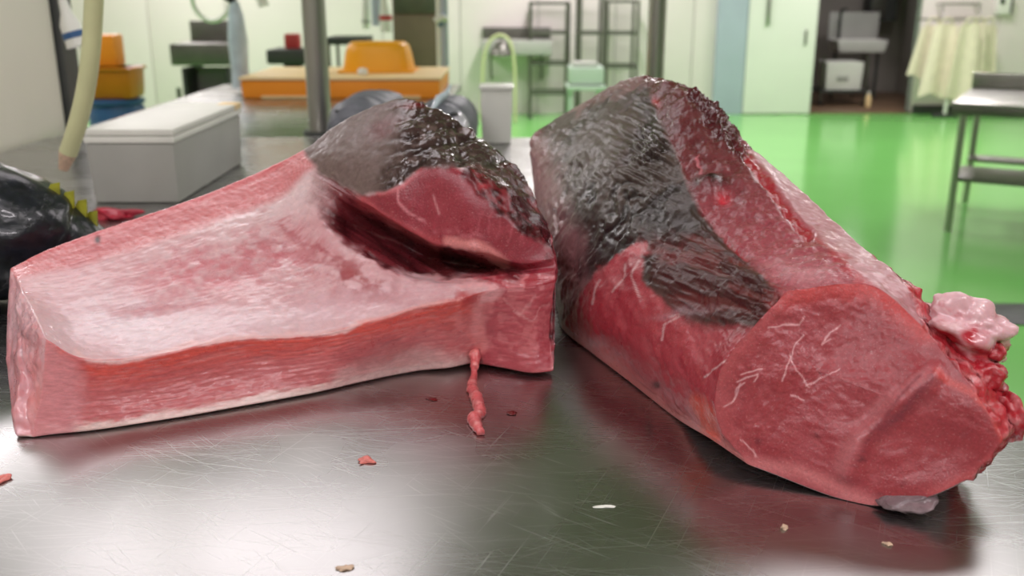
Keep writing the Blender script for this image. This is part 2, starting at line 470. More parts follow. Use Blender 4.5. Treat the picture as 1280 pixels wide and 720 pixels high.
def normals(co, F):
    n = np.zeros_like(co)
    fn = np.cross(co[F[:, 2]] - co[F[:, 0]], co[F[:, 3]] - co[F[:, 1]])
    for k in range(4):
        for a in range(3):
            n[:, a] += np.bincount(F[:, k], fn[:, a], len(co))
    return n / (np.linalg.norm(n, axis=1)[:, None] + 1e-12)
def relax(co, F, it, w):
    """round the creases: w is a weight per vertex"""
    ed = np.vstack([F[:, [0, 1]], F[:, [1, 2]], F[:, [2, 3]], F[:, [3, 0]]])
    ed = ed[ed[:, 0] != ed[:, 1]]
    cnt = np.bincount(ed[:, 0], minlength=len(co)) + np.bincount(ed[:, 1], minlength=len(co))
    for _ in range(it):
        av = np.stack([np.bincount(ed[:, 0], co[ed[:, 1], a], len(co)) + np.bincount(ed[:, 1], co[ed[:, 0], a], len(co)) for a in range(3)], 1) / cnt[:, None]
        co = co + (av - co) * w[:, None] * .5
    return co

class Paint:
    def __init__(self, n): self.c = np.zeros((n, 3)); self.g = np.full(n, .3)
    def fill(self, rgb, gloss): self.c[:] = lin(rgb); self.g[:] = gloss
    def put(self, mask, rgb, gloss=None):
        m = np.clip(mask, 0, 1)
        self.c += (lin(rgb) - self.c) * m[:, None]
        if gloss is not None: self.g += (gloss - self.g) * m

def make_parts(root, co, F, nrm, paint, zone, names, mats):
    fz = np.sort(zone[F], axis=1)[:, 1]
    loops_flip = False
    for z, nm in enumerate(names):
        f = F[fz == z]
        if len(f) == 0: continue
        used, inv = np.unique(f, return_inverse=True); f = inv.reshape(-1, 4)
        tri = f[:, 2] == f[:, 3]
        me = bpy.data.meshes.new(nm)
        lens = np.where(tri, 3, 4); starts = np.concatenate([[0], np.cumsum(lens)[:-1]])
        keep = np.ones(f.shape, bool); keep[tri, 3] = False
        me.vertices.add(len(used)); me.vertices.foreach_set('co', co[used].astype(np.float32).ravel())
        me.loops.add(int(lens.sum())); me.loops.foreach_set('vertex_index', f[keep].astype(np.int32))
        me.polygons.add(len(f)); me.polygons.foreach_set('loop_start', starts.astype(np.int32))
        me.update(calc_edges=True); me.validate()
        me.polygons.foreach_set('use_smooth', np.ones(len(me.polygons), bool))
        a = me.attributes.new('Pigment', 'FLOAT_COLOR', 'POINT')
        c4 = np.ones((len(used), 4), np.float32); c4[:, :3] = np.clip(paint.c[used], 0, 1); a.data.foreach_set('color', c4.ravel())
        g = me.attributes.new('Gloss', 'FLOAT', 'POINT'); g.data.foreach_set('value', np.clip(paint.g[used], .03, 1).astype(np.float32))
        me.normals_split_custom_set_from_vertices([tuple(v) for v in nrm[used]])
        link(nm, me, mats[z], root)

MM = {
    'membrane': meat_material('wet_belly_membrane', sss=.25, coat=.25, grain=(120, 120, 160), bump=.25, mottle=.07),
    'flesh': meat_material('raw_red_flesh', sss=.22, coat=.25, grain=(330, 330, 330), bump=.4, mottle=.16, white=.22),
    'fatty': meat_material('fatty_pink_flesh', sss=.25, coat=.25, grain=(90, 260, 420), bump=.3, mottle=.12),
    'skin': meat_material('wet_tuna_skin', sss=.0, coat=.12, grain=(160, 160, 160), bump=.3, mottle=.2, spec=.4, dist=.0012),
    'dark': meat_material('dark_bloodline_flesh', sss=.1, coat=.15, grain=(240, 240, 240), bump=.5, mottle=.2, dist=.0014),
}
g = lambda px, py: ('g', px, py)
p = lambda px, py, Y: ('p', px, py, Y)
X = lambda x, y, z: ('x', x, y, z)

# ---------------- belly loin (the flat one)
LEFT = [
 [g(40,547), p(52,490,1.045), p(58,424,1.06), p(50,408,1.085), p(44,395,1.11), p(38,382,1.14), p(31,368,1.17), p(24,355,1.2), p(18,345,1.225), p(12,335,1.25), p(7,440,1.16), g(17,549)],
 [g(110,541), p(105,497,1.055), p(101,447,1.065), p(92,428,1.1), p(86,408,1.13), p(82,390,1.16), p(78,370,1.19), p(74,350,1.225), p(68,330,1.26), p(60,311,1.29), X(-.63,1.37,.09), X(-.57,1.34,0)],
 [g(200,528), p(197,488,1.09), p(187,445,1.095), p(184,420,1.14), p(181,398,1.18), p(178,375,1.21), p(174,350,1.25), p(170,327,1.285), p(162,302,1.325), p(150,278,1.365), X(-.5,1.5,.11), X(-.47,1.48,0)],
 [g(300,511), p(297,465,1.135), p(290,424,1.14), p(288,398,1.18), p(285,375,1.22), p(281,350,1.26), p(276,322,1.3), p(270,295,1.34), p(262,267,1.39), p(248,245,1.43), X(-.39,1.58,.12), X(-.36,1.56,0)],
 [g(395,493), p(396,452,1.17), p(395,418,1.175), p(392,385,1.22), p(387,355,1.26), p(380,328,1.3), p(371,298,1.345), p(360,265,1.39), p(347,232,1.44), p(330,210,1.48), X(-.28,1.65,.13), X(-.25,1.62,0)],
 [g(455,479), p(458,440,1.19), p(462,402,1.195), p(455,370,1.24), p(440,335,1.28), p(418,298,1.33), p(400,262,1.375), p(392,228,1.42), p(388,200,1.46), p(384,183,1.5), X(-.2,1.68,.15), X(-.18,1.64,0)],
 [g(522,466), p(522,425,1.22), p(522,384,1.215), p(505,362,1.24), p(470,325,1.29), p(440,285,1.39), p(432,244,1.375), p(430,234,1.385), p(420,200,1.42), p(420,154,1.52), X(-.17,1.68,.16), X(-.14,1.65,0)],
 [p(562,462,1.235), p(568,420,1.235), p(570,376,1.225), p(550,358,1.24), p(515,345,1.28), p(492,302,1.41), p(486,273,1.32), p(480,236,1.335), p(470,185,1.4), p(465,131,1.52), X(-.13,1.68,.18), X(-.10,1.65,0)],
 [p(590,457,1.25), p(600,410,1.245), p(606,364,1.235), p(590,355,1.245), p(560,348,1.27), p(545,324,1.39), p(545,306,1.29), p(525,212,1.33), p(515,165,1.4), p(512,120,1.5), X(-.08,1.67,.18), X(-.06,1.64,0)],
 [p(625,462,1.235), p(635,410,1.24), p(640,360,1.24), p(625,352,1.245), p(610,346,1.26), p(604,333,1.34), p(600,313,1.26), p(580,222,1.3), p(570,185,1.38), p(563,144,1.47), X(-.04,1.62,.16), X(-.02,1.6,0)],
 [p(665,469,1.215), p(670,415,1.235), p(672,358,1.245), p(668,350,1.25), p(660,343,1.255), p(655,337,1.275), p(650,329,1.255), p(640,255,1.28), p(628,215,1.35), p(620,187,1.42), X(.0,1.56,.14), X(0,1.54,0)],
 [p(693,466,1.22), p(687,419,1.25), p(694,352,1.255), p(695,345,1.256), p(695,338,1.258), p(695,333,1.262), p(694,322,1.268), p(687,290,1.3), p(672,256,1.34), p(655,217,1.4), X(.03,1.5,.13), X(.025,1.48,0)],
]
def smoothed(v, F, it):
    ed = np.vstack([F[:, [0, 1]], F[:, [1, 2]], F[:, [2, 3]], F[:, [3, 0]]])
    cnt = np.bincount(ed[:, 0], minlength=len(v)) + np.bincount(ed[:, 1], minlength=len(v)) + 1e-9
    for _ in range(it):
        v = .5 * v + .5 * (np.bincount(ed[:, 0], v[ed[:, 1]], len(v)) + np.bincount(ed[:, 1], v[ed[:, 0]], len(v))) / cnt
    return v

def build_left():
    D = loft(LEFT, {0, 2, 4, 6, 9, 11}, {0, 11}, [26, 26, 22, 22, 24, 22, 24, 30, 26, 14, 10, 14], [30, 46, 50, 48, 34, 34, 32, 32, 32, 26, 18], (30, 24), ((0, -.012, .0), (.012, 0, 0)))
    co, F, r, s, lay, rad = D['co'], D['F'], D['r'], D['s'], D['layer'], D['rad']
    co = relax(co, F, 5, np.ones(len(co)) * .8)
    px, py = project(co)
    u, v = s, r
    P3 = co * 1.0
    wob = (fbm(P3 * 45, 3, 5) - .5) * 22; wob2 = (fbm(P3 * 45 + 31, 3, 6) - .5) * 22
    qx, qy = px + wob, py + wob2
    sx, sy = px + wob * .35, py + wob2 * .35
    body = (lay == 0); front = body & (r < 9.2)
    fb = front.astype(float); cap = (lay == 1).astype(float); capr = (lay == 2).astype(float)
    UV = np.stack([s * 6.0, r * 6.0, np.zeros_like(s)], 1)      # loft coordinates for fibres
    T = Paint(len(co)); 
    # membrane
    T.fill((212, 168, 172), .36)
    n_lo = fbm(P3 * 22, 4, 11); n_mid = fbm(P3 * 70, 4, 12); n_str = fbm(UV * np.array((.5, 3.2, 1)), 4, 13)
    T.put(sstep(n_lo, .4, .72) * .6, (200, 140, 146))
    T.put(sstep(n_str, .5, .75) * .3, (222, 194, 198))
    T.put(blob(qx, qy, 165, 408, 95, 40, 10) * 1.0, (222, 200, 206), .3)
    T.put(blob(qx, qy, 330, 250, 110, 34, -24) * .9, (222, 198, 200), .3)
    T.put(blob(qx, qy, 290, 400, 170, 20, -4) * .75, (226, 200, 206))
    T.put(blob(qx, qy, 455, 375, 80, 20, -10) * .75, (214, 170, 178))
    T.put(blob(qx, qy, 255, 340, 95, 34, -8) * sstep(n_mid, .2, .7) * 1.1, (202, 126, 134))
    T.put(blob(qx, qy, 350, 322, 70, 26, 10) * sstep(n_mid, .3, .7) * 1.0, (196, 118, 126))
    T.put(blob(qx, qy, 440, 345, 55, 22, 24) * sstep(n_mid, .36, .66) * 1.0, (158, 72, 76))
    T.put(blob(qx, qy, 205, 385, 90, 6, -3) * .5, (190, 110, 118))
    T.put(blob(qx, qy, 370, 290, 70, 14, 30) * sstep(n_str, .45, .6) * .7, (186, 108, 114))
    for (ax, ay, bx, by) in ((368, 300, 440, 330), (352, 285, 410, 318), (380, 320, 470, 360), (310, 300, 360, 306), (430, 300, 500, 345)):
        T.put(stroke(qx, qy, [(ax, ay), (bx, by)], 2.2, 2.2) * .55, (170, 88, 96))
    T.g -= .14 * blob(qx, qy, 310, 275, 110, 40, -18) * fb + .12 * blob(qx, qy, 340, 345, 90, 40) * fb
    # rim band towards the back
    rim = fb * sstep(r, 7.35, 7.8) * (1 - sstep(s, 4.9, 5.4)) * (1 - sstep(r, 9.3, 9.6))
    T.put(rim, (206, 124, 128), .3)
    T.put(rim * sstep(r, 8.5, 9.0) * .8, (206, 92, 98))
    stri = .5 + .5 * np.sin(s * 64 + r * 9 + 16 * (fbm(P3 * 30, 3, 3) - .5))
    T.put(rim * sstep(stri, .45, 1.0) * (1 - sstep(r, 8.3, 9.0)) * sstep(n_mid, .3, .6) * .36, (228, 172, 174))
    T.put(stroke(sx, sy, [(22, 350), (60, 345), (105, 322), (160, 292), (240, 266)], 5, 6) * .3 * fb, (190, 110, 116))
    # front cut strip
    fr = np.clip(r / 2.0, 0, 1) + (fbm(UV * np.array((.9, 2, 1)), 3, 4) - .5) * .18
    fs = fb * (r < 2.02)
    T.put(fs, (190, 98, 102), .34)
    T.put(fs * sstep(fr, .45, .95) * (1 - sstep(s, 7, 8.2)), (208, 78, 70), .3)
    gl = fbm(np.stack([s * 3, r * 60, s * 0], 1), 3, 8)
    T.put(fs * sstep(gl, .52, .72) * .35, (214, 140, 140))
    T.put(fs * sstep(fbm(UV * np.array((.7, 5, 1)), 3, 9), .55, .7) * .4, (176, 76, 84))
    T.put(fs * (1 - sstep(fr, .07, .2)) * (1 - sstep(s, 7.4, 8.0)), (222, 190, 186), .3)
    T.put(fs * poly(qx, qy, [(380, 520), (425, 462), (470, 440), (530, 432), (565, 440), (586, 450), (586, 470), (500, 480)], 10) * .7, (205, 158, 158))
    T.put(fs * poly(qx, qy, [(420, 440), (470, 418), (520, 425), (510, 445), (450, 462)], 8) * .55, (165, 70, 76))
    T.put(fb * stroke(sx, sy, [(95, 440), (111, 451), (148, 453), (185, 445), (237, 432), (290, 424), (360, 418), (430, 415), (448, 405)], 3.2, 2.5) * .85, (230, 186, 186))
    T.put(fb * stroke(sx, sy, [(448, 405), (483, 397), (522, 384), (554, 378), (580, 372)], 2.5, 2) * .8, (226, 160, 158))
    T.put(fs * blob(qx, qy, 96, 452, 14, 16) * .9, (190, 66, 68))
    # right hand block
    blk = fs * sstep(s, 7.7, 8.25)
    T.put(blk, (172, 72, 82), .36)
    T.put(blk * sstep(n_mid, .5, .65) * .4, (206, 120, 124))
    T.put(blk * sstep(gl, .5, .7) * .3, (208, 120, 126))
    T.put(fs * stroke(qx, qy, [(606, 362), (602, 390), (598, 420), (596, 455)], 7, 6) * .8, (216, 130, 132))
    T.put(fs * stroke(qx, qy, [(575, 395), (590, 425), (596, 450)], 5, 5) * .7, (208, 110, 112))
    T.put(fb * stroke(qx, qy, [(640, 392), (665, 400), (690, 385)], 1.5, 1.5) * .5, (214, 150, 152))
    T.put(fb * stroke(qx, qy, [(628, 372), (648, 394), (672, 376)], 1.2, 1.5) * .4, (214, 150, 152))
    T.put(fb * blob(qx, qy, 585, 372, 24, 9) * .9 * sstep(n_mid, .35, .5), (176, 28, 36))
    T.put(fb * stroke(qx, qy, [(540, 345), (575, 352), (610, 352), (625, 358), (608, 372)], 6, 4) * .75, (226, 160, 164))
    T.put(fb * stroke(sx, sy, [(596, 440), (601, 452)], 3.5, 1.5) * .9, (120, 30, 40))
    T.put(fb * ((r > 2.02) & (r < 5.2)) * sstep(s + (n_mid - .5), 8.3, 8.9), (168, 58, 70), .34)
    T.put(fb * ((r > 1.9) & (r < 5.2)) * sstep(s, 8.3, 8.8) * sstep(n_mid, .5, .62) * .6, (214, 132, 138))
    # hollow
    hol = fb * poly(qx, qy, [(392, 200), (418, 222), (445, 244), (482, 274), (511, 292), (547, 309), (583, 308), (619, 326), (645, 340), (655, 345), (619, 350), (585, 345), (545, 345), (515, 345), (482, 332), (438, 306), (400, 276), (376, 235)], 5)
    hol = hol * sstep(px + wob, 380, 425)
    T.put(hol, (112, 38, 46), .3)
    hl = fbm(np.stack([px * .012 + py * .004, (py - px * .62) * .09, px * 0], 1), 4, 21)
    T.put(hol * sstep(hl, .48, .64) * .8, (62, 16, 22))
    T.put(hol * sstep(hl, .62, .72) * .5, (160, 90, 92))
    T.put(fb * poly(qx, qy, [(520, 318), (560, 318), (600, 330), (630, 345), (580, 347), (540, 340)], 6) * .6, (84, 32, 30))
    # red lit face under the skin
    face = fb * poly(sx, sy, [(446, 240), (460, 246), (500, 232), (521, 211), (545, 206), (568, 207), (585, 220), (606, 242), (650, 280), (679, 308), (697, 316), (700, 345), (648, 340), (619, 326), (583, 308), (547, 308), (511, 291), (482, 273), (455, 258)], 3)
    T.put(face, (140, 36, 52), .34)
    T.put(face * sstep(n_mid, .5, .66) * .3, (176, 66, 80))
    T.put(face * blob(qx, qy, 560, 270, 40, 40) * .35, (170, 60, 76))
    T.put(fb * stroke(sx, sy, [(452, 252), (482, 273), (511, 291), (547, 307)], 6, 6) * .6, (206, 92, 98))
    T.put(fb * stroke(sx, sy, [(560, 302), (590, 306), (615, 318), (632, 332)], 6, 4) * .8, (224, 140, 138))
    T.put(fb * stroke(sx, sy, [(497, 236), (498, 252), (512, 268), (530, 278)], 1.4, 1.4) * .7, (222, 140, 148))
    T.put(fb * stroke(sx, sy, [(542, 246), (549, 268)], 1.3, 1.3) * .6, (222, 150, 156))
    T.put(fb * stroke(sx, sy, [(524, 210), (512, 222), (500, 233), (474, 240)], 3.5, 3) * .7, (206, 100, 108))
    T.put(fb * stroke(qx, qy, [(540, 290), (570, 285), (600, 300)], 1.6, 2) * .4, (210, 120, 130))
    for k in range(5):
        T.put(fb * face * stroke(qx, qy, [(585 + 18 * k, 300), (600 + 18 * k, 262)], 1.0, 1.4) * .3, (200, 100, 112))
    # skin cap
    skin = fb * poly(sx, sy, [(378, 188), (384, 170), (402, 150), (438, 120), (474, 105), (507, 95), (545, 105), (580, 130), (610, 150), (640, 180), (660, 212), (640, 208), (610, 212), (583, 208), (554, 208), (524, 211), (503, 226), (482, 236), (453, 245), (431, 235), (402, 217)], 4)
    skin = np.maximum(skin, ((lay == 0) & (r > 8.6) & (r < 10.6) & (s > 5.2)) * 1.0)
    T.put(skin, (112, 92, 88), .42)
    T.put(skin * sstep(n_lo, .45, .6) * .5, (112, 92, 88))
    wr = ridged(np.stack([px * .02, py * .055 + px * .012, px * 0], 1), 3, 31)
    dk = skin * sstep(px + wob + (py - 150) * .25, 478, 520)
    T.put(dk, (66, 48, 46), .2)
    T.put(dk * sstep(wr, .55, .8) * .7, (38, 24, 25), .14)
    T.put(dk * sstep(n_mid, .55, .7) * .6, (112, 92, 88), .16)
    T.put(fb * blob(qx, qy, 515, 132, 16, 6) * .9, (110, 24, 34), .2)
    T.put(fb * blob(qx, qy, 478, 160, 22, 12, -20) * .7, (100, 30, 36))
    rag = fb * poly(qx, qy, [(583, 206), (612, 211), (641, 201), (664, 230), (684, 270), (699, 306), (691, 318), (677, 309), (648, 282), (604, 246), (579, 223)], 5)
    T.put(rag, (76, 18, 26), .26)
    T.put(rag * sstep(fbm(np.stack([(px * .66 + py * .75) * .03, (py * .66 - px * .75) * .09, px * 0], 1), 4, 46), .5, .64) * .8, (132, 30, 42), .26)
    T.put(rag * sstep(fbm(P3 * 130, 3, 44), .5, .62) * .7, (50, 14, 18), .14)
    T.put(fb * blob(qx, qy, 604, 232, 9, 7) * .9, (182, 66, 76))
    # left end face
    T.put(cap, (206, 136, 142), .3)
    T.put(cap * sstep(n_mid, .45, .62) * .7, (216, 168, 176))
    T.put(cap * blob(qx, qy, 28, 380, 26, 40) * .6, (222, 188, 194))
    T.put(cap * blob(qx, qy, 32, 425, 10, 14) * sstep(n_mid, .42, .55) * .8, (120, 60, 72))
    T.put(cap * blob(qx, qy, 48, 500, 12, 50) * .6, (212, 120, 118))
    T.put(((lay == 0) & (r < 2) & (s < .5)) * (1 - sstep(s, .1, .6)) * .55, (214, 128, 124))
    T.put(((lay == 0) & (r < 2.01)) * poly(qx, qy, [(30, 400), (62, 424), (98, 448), (104, 500), (96, 560), (20, 560)], 12) * .85, (206, 132, 138), .34)
    T.put(fb * blob(px, py, 122, 300, 3.2, 4.5) * 1.4, (60, 12, 20))
    # underside and back
    back = (lay == 0) & (r > 10.4)
    T.put(back * 1.0, (208, 172, 170), .4)
    T.put(((lay == 0) & (r > 9.2) & (r <= 10.4) & (s < 5.2)) * 1.0, (196, 110, 116), .35)
    T.put(capr, (150, 50, 62), .3)
    T.put(capr * sstep(n_mid, .45, .6), (96, 24, 34), .25)
    # relief
    nrm = normals(co, F)
    d = np.zeros(len(co))
    sk = smoothed(skin, F, 3); dks = smoothed(dk, F, 3); hs = smoothed(hol, F, 3); rg = smoothed(rag, F, 3); fcs = smoothed(face, F, 3)
    memb = np.clip(fb - sk - hs - fcs - rg, 0, 1) * (r > 2.1) * (r < 9)
    d += smoothed(memb, F, 4) * ((n_str - .5) * .0006 + (n_lo - .5) * .004 + (n_mid - .5) * .0020)
    d += rim * (stri - .5) * .0003
    d += fs * ((gl - .5) * .0016 + (n_mid - .5) * .0025)
    d += dks * ((wr - .6) * .011 + (fbm(P3 * 110, 3, 35) - .5) * .004)
    d += sk * (n_mid - .5) * .003
    d += hs * (hl - .5) * .016
    d += rg * ((fbm(np.stack([(px * .66 + py * .75) * .035, (py * .66 - px * .75) * .10, px * 0], 1), 4, 36) - .5) * .014)
    d += (cap > 0) * ((fbm(P3 * 40, 4, 37) - .5) * .016 * np.minimum(1, (1 - rad) * 5))
    d += capr * (n_mid - .5) * .01
    d *= np.where((lay == 0) & ((r > 11) | (r < .25)), np.clip(r / .25, 0, 1) * (r < 1), 1)
    co = co + nrm * d[:, None]
    co[:, 2] = np.maximum(co[:, 2], TABLE_Z + .0008)
    nrm = normals(co, F)
    zone = np.zeros(len(co), int)                                  # membrane
    zone[(lay == 0) & (r < 2)] = 1                                 # cut strip
    zone[(lay == 0) & (r >= 7.7) & (r < 9.3) & (s < 5.15)] = 2      # rim
    zone[skin > .5] = 3
    zone[(face > .5) | (rag > .5)] = 4
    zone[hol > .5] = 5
    zone[rag > .5] = 6
    zone[lay == 1] = 7
    zone[(lay == 2)] = 6
    zone[(lay == 0) & (r >= 10.6)] = 8
    root = thing('tuna_belly_loin', 'raw tuna belly loin with pale membrane, salmon cut edge and a dark skinned hump', 'tuna loin', tuple(atZ(390, 500, TABLE_Z)))
    bpy.context.view_layer.update()
    co = co - np.array(root.location)
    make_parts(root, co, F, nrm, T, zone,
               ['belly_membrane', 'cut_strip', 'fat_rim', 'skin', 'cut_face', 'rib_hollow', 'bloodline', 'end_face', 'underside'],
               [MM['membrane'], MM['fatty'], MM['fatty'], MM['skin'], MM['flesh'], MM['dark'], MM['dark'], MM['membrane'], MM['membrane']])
    return root

# ---------------- back loin (the tall one seen end on)
RIGHT = [
 [X(.07,1.9,0), p(664,205,1.9), p(663,172,1.92), p(690,150,1.93), p(721,132,1.92), p(745,119,1.92), p(768,109,1.9), X(.29,1.95,.2), X(.29,1.95,.05), X(.24,1.93,0), X(.15,1.92,0)],
 [X(.07,1.7,0), p(672,250,1.7), p(693,205,1.68), p(735,158,1.66), p(782,112,1.64), p(801,96,1.66), p(826,103,1.69), X(.36,1.72,.2), X(.355,1.72,.05), X(.3,1.7,0), X(.18,1.7,0)],
 [X(.075,1.5,0), p(688,310,1.48), p(722,255,1.45), p(778,203,1.42), p(834,168,1.4), p(857,113,1.49), p(886,127,1.52), X(.415,1.52,.18), X(.41,1.52,.05), X(.35,1.5,0), X(.2,1.5,0)],
 [g(703,413), p(712,365,1.38), p(752,305,1.33), p(808,255,1.3), p(860,226,1.28), p(905,170,1.37), p(937,181,1.42), X(.43,1.39,.16), X(.43,1.39,.05), X(.36,1.36,0), X(.22,1.36,0)],
 [g(737,441), p(752,392,1.23), p(800,340,1.2), p(857,302,1.18), p(892,287,1.17), p(953,223,1.25), p(985,222,1.3), X(.45,1.27,.14), X(.46,1.26,.05), X(.4,1.23,0), X(.24,1.22,0)],
 [g(782,475), p(812,432,1.11), p(853,388,1.09), p(905,342,1.07), p(930,327,1.07), p(998,281,1.14), p(1038,271,1.18), X(.46,1.15,.13), X(.47,1.14,.05), X(.42,1.1,0), X(.27,1.08,0)],
 [g(845,524), p(862,482,1.02), p(890,437,1.01), p(935,387,1.0), p(962,358,1.0), p(1040,320,1.04), p(1086,314,1.08), X(.468,1.06,.115), X(.485,1.05,.05), X(.44,1.0,0), X(.31,.99,0)],
 [p(893,553,.975), p(880,508,.985), p(896,448,.985), p(940,398,.985), p(975,360,.995), p(1062,341,1.0), p(1125,345,1.01), p(1235,455,.95), p(1276,525,.915), X(.47,.93,.0), X(.34,.93,0)],
 [p(936,582,.935), p(897,532,.955), p(900,464,.965), p(945,404,.975), p(985,362,.985), p(1090,357,.975), p(1155,408,.93), p(1228,500,.865), p(1258,552,.84), p(1210,600,.845), p(1100,634,.868)],
]
def build_right():
    D = loft(RIGHT, {0, 4, 6, 8}, {0}, [44, 40, 44, 40, 40, 30, 34, 20, 14, 14, 14], [34, 40, 44, 40, 38, 38, 36, 34], (16, 90), ((0, 0, 0), (.0, .0, .0)))
    co, F, r, s, lay, rad = D['co'], D['F'], D['r'], D['s'], D['layer'], D['rad']
    w = np.where((lay == 2) & (rad < .9), .1, .8)
    co = relax(co, F, 5, w)
    px, py = project(co)
    P3 = co
    wob = (fbm(P3 * 45, 3, 5) - .5) * 22; wob2 = (fbm(P3 * 45 + 31, 3, 6) - .5) * 22
    qx, qy = px + wob, py + wob2
    sx, sy = px + wob * .35, py + wob2 * .35
    body = (lay == 0) & (r < 6.9); fb = body.astype(float); cap = (lay == 2).astype(float); side = ((lay == 0) & (r >= 6) & (r < 9)).astype(float)
    n_lo = fbm(P3 * 20, 4, 111); n_mid = fbm(P3 * 70, 4, 112); n_hi = fbm(P3 * 170, 3, 113)
    T = Paint(len(co)); T.fill((158, 48, 60), .34)
    T.put(sstep(n_mid, .48, .65) * .35, (182, 78, 88))
    # lower flank flesh
    ff = fbm(np.stack([(px - py * .4) * .05, (py + px * .3) * .016, px * 0], 1), 4, 115)
    T.put(fb * sstep(ff, .5, .68) * .35, (196, 100, 106))
    T.put(fb * stroke(sx, sy, [(715, 425), (770, 468), (830, 518), (890, 556), (936, 584)], 14, 10) * .7, (204, 128, 126), .32)
    T.put(fb * stroke(sx, sy, [(720, 432), (790, 488), (850, 532)], 4, 4) * .6, (220, 168, 164))
    T.put(fb * stroke(qx, qy, [(870, 500), (885, 520), (890, 545)], 9, 8) * .7, (206, 84, 66))
    T.put(fb * blob(px + .2 * wob, py, 820, 481, 5, 5) * 1.2, (84, 8, 16), .5)
    for a in ([(828, 425), (831, 405), (850, 396)], [(800, 370), (790, 345), (800, 325)], [(838, 395), (862, 392), (885, 400)], [(765, 365), (780, 345), (782, 330)], [(740, 380), (748, 350)], [(880, 470), (915, 445)]):
        T.put(fb * stroke(px + wob * .2, py + wob2 * .2, a, 1.1, 1.1) * .75, (216, 176, 178), .2)
    # pale strip beyond the lip
    strip = fb * sstep(r, 5.05, 5.25)
    T.put(strip, (176, 116, 122), .4)
    T.put(strip * sstep(n_mid, .48, .62) * .6, (164, 98, 104))
    T.put(strip * sstep(n_hi, .56, .7) * .6, (204, 156, 160))
    # dark red upper cut
    top = fb * poly(sx, sy, [(770, 104), (801, 80), (850, 85), (890, 110), (915, 145), (932, 184), (954, 220), (981, 256), (1007, 291), (1041, 316), (1070, 338), (1062, 358), (983, 364), (957, 349), (914, 311), (877, 269), (848, 203), (815, 125)], 3)
    tg = sstep(py, 150, 330)
    T.put(top, (100, 42, 46), .3)
    T.put(top * tg, (156, 72, 82), .28)
    T.put(top * (1 - tg) * sstep(n_mid, .45, .6) * .6, (90, 34, 40), .2)
    vein = ridged(P3 * np.array((70, 60, 70)), 3, 120)
    T.put(top * sstep(vein, .8, .92) * (.06 + .36 * tg), (206, 140, 148))
    T.put(top * blob(qx, qy, 1010, 340, 50, 14, 8) * .6, (208, 150, 156))
    T.put(fb * stroke(qx, qy, [(868, 196), (874, 215), (880, 232), (900, 236)], 1.6, 1.4) * .8, (206, 120, 128))
    T.put(fb * blob(qx, qy, 890, 230, 20, 9, 10) * 1.2, (40, 12, 16), .2)
    T.put(fb * blob(px, py, 904, 247, 8, 7) * 1.4, (190, 58, 70), .25)
    T.put(fb * blob(px, py, 815, 129, 8, 7) * 1.2, (190, 50, 64), .2)
    lipm = fb * stroke(sx, sy, [(925, 180), (940, 202), (955, 222), (981, 258), (1000, 283), (1012, 292)], 6.5, 3)
    lipm = np.maximum(lipm, fb * stroke(sx, sy, [(868, 262), (885, 282), (905, 300), (935, 325)], 4, 3) * .8)
    T.put(lipm, (158, 40, 50), .28)
    T.put(fb * stroke(qx, qy, [(1040, 316), (1058, 330), (1072, 345)], 5, 3) * .7, (172, 50, 60))
    ragr = fb * stroke(qx, qy, [(870, 118), (890, 140), (905, 165), (925, 185)], 12, 6)
    T.put(ragr * .8, (70, 18, 26), .16)
    # skin
    skin = fb * poly(sx, sy, [(640, 170), (721, 110), (768, 95), (800, 90), (812, 118), (834, 168), (848, 203), (867, 245), (877, 269), (914, 311), (957, 349), (977, 385), (955, 414), (925, 404), (880, 405), (840, 385), (805, 352), (806, 298), (787, 308), (749, 332), (725, 365), (705, 400), (640, 430)], 4)
    T.put(skin, (78, 63, 57), .46)
    al, ac = px * .55 - py * .83, px * .83 + py * .55
    al = al + (n_lo - .5) * 60; ac = ac + (fbm(P3 * 25, 3, 130) - .5) * 60
    wr = ridged(np.stack([al * .016, ac * .045, px * 0], 1), 3, 131)
    wr2 = fbm(np.stack([al * .03, ac * .10, px * 0], 1), 4, 132)
    clus = sstep(fbm(P3 * 16 + 3, 3, 134), .44, .58)
    T.put(skin * sstep(wr2, .46, .62) * (.25 + .7 * clus), (40, 30, 30), .36)
    T.put(skin * sstep(wr, .62, .86) * .45, (104, 86, 78), .42)
    T.put(skin * blob(qx, qy, 750, 345, 75, 80) * .9, (34, 24, 25), .24)
    T.put(skin * blob(qx, qy, 690, 330, 40, 70) * .7, (40, 30, 32), .24)
    T.put(skin * blob(qx, qy, 810, 180, 30, 40, 20) * .85, (44, 32, 32), .14)
    T.put(skin * blob(qx, qy, 755, 175, 40, 40) * .6, (100, 84, 77), .4)
    T.put(skin * (1 - sstep(px - py * .35 + wob, 595, 640)) * .75, (176, 122, 126), .36)
    T.put(skin * stroke(qx, qy, [(720, 132), (765, 108), (800, 100)], 10, 6) * .6, (156, 112, 112))
    T.put(skin * stroke(qx, qy, [(745, 335), (800, 318), (870, 296), (905, 312)], 20, 16) * .8, (44, 32, 31), .34)
    T.put(skin * blob(qx, qy, 838, 272, 38, 34) * .85, (40, 27, 26), .36)
    dkm = fb * poly(qx, qy, [(806, 297), (850, 300), (880, 285), (914, 311), (957, 349), (977, 385), (955, 414), (925, 404), (880, 405), (845, 388), (822, 350)], 14)
    T.put(dkm, (66, 17, 18), .4)
    mb = fbm(np.stack([(px + py * .2) * .02, (py - px * .38) * .09, px * 0], 1), 4, 133)
    T.put(dkm * sstep(mb, .5, .64) * .7, (104, 34, 33))
    T.put(fb * stroke(qx, qy, [(800, 305), (835, 322), (870, 316), (900, 330)], 6, 5) * .6, (120, 44, 46))
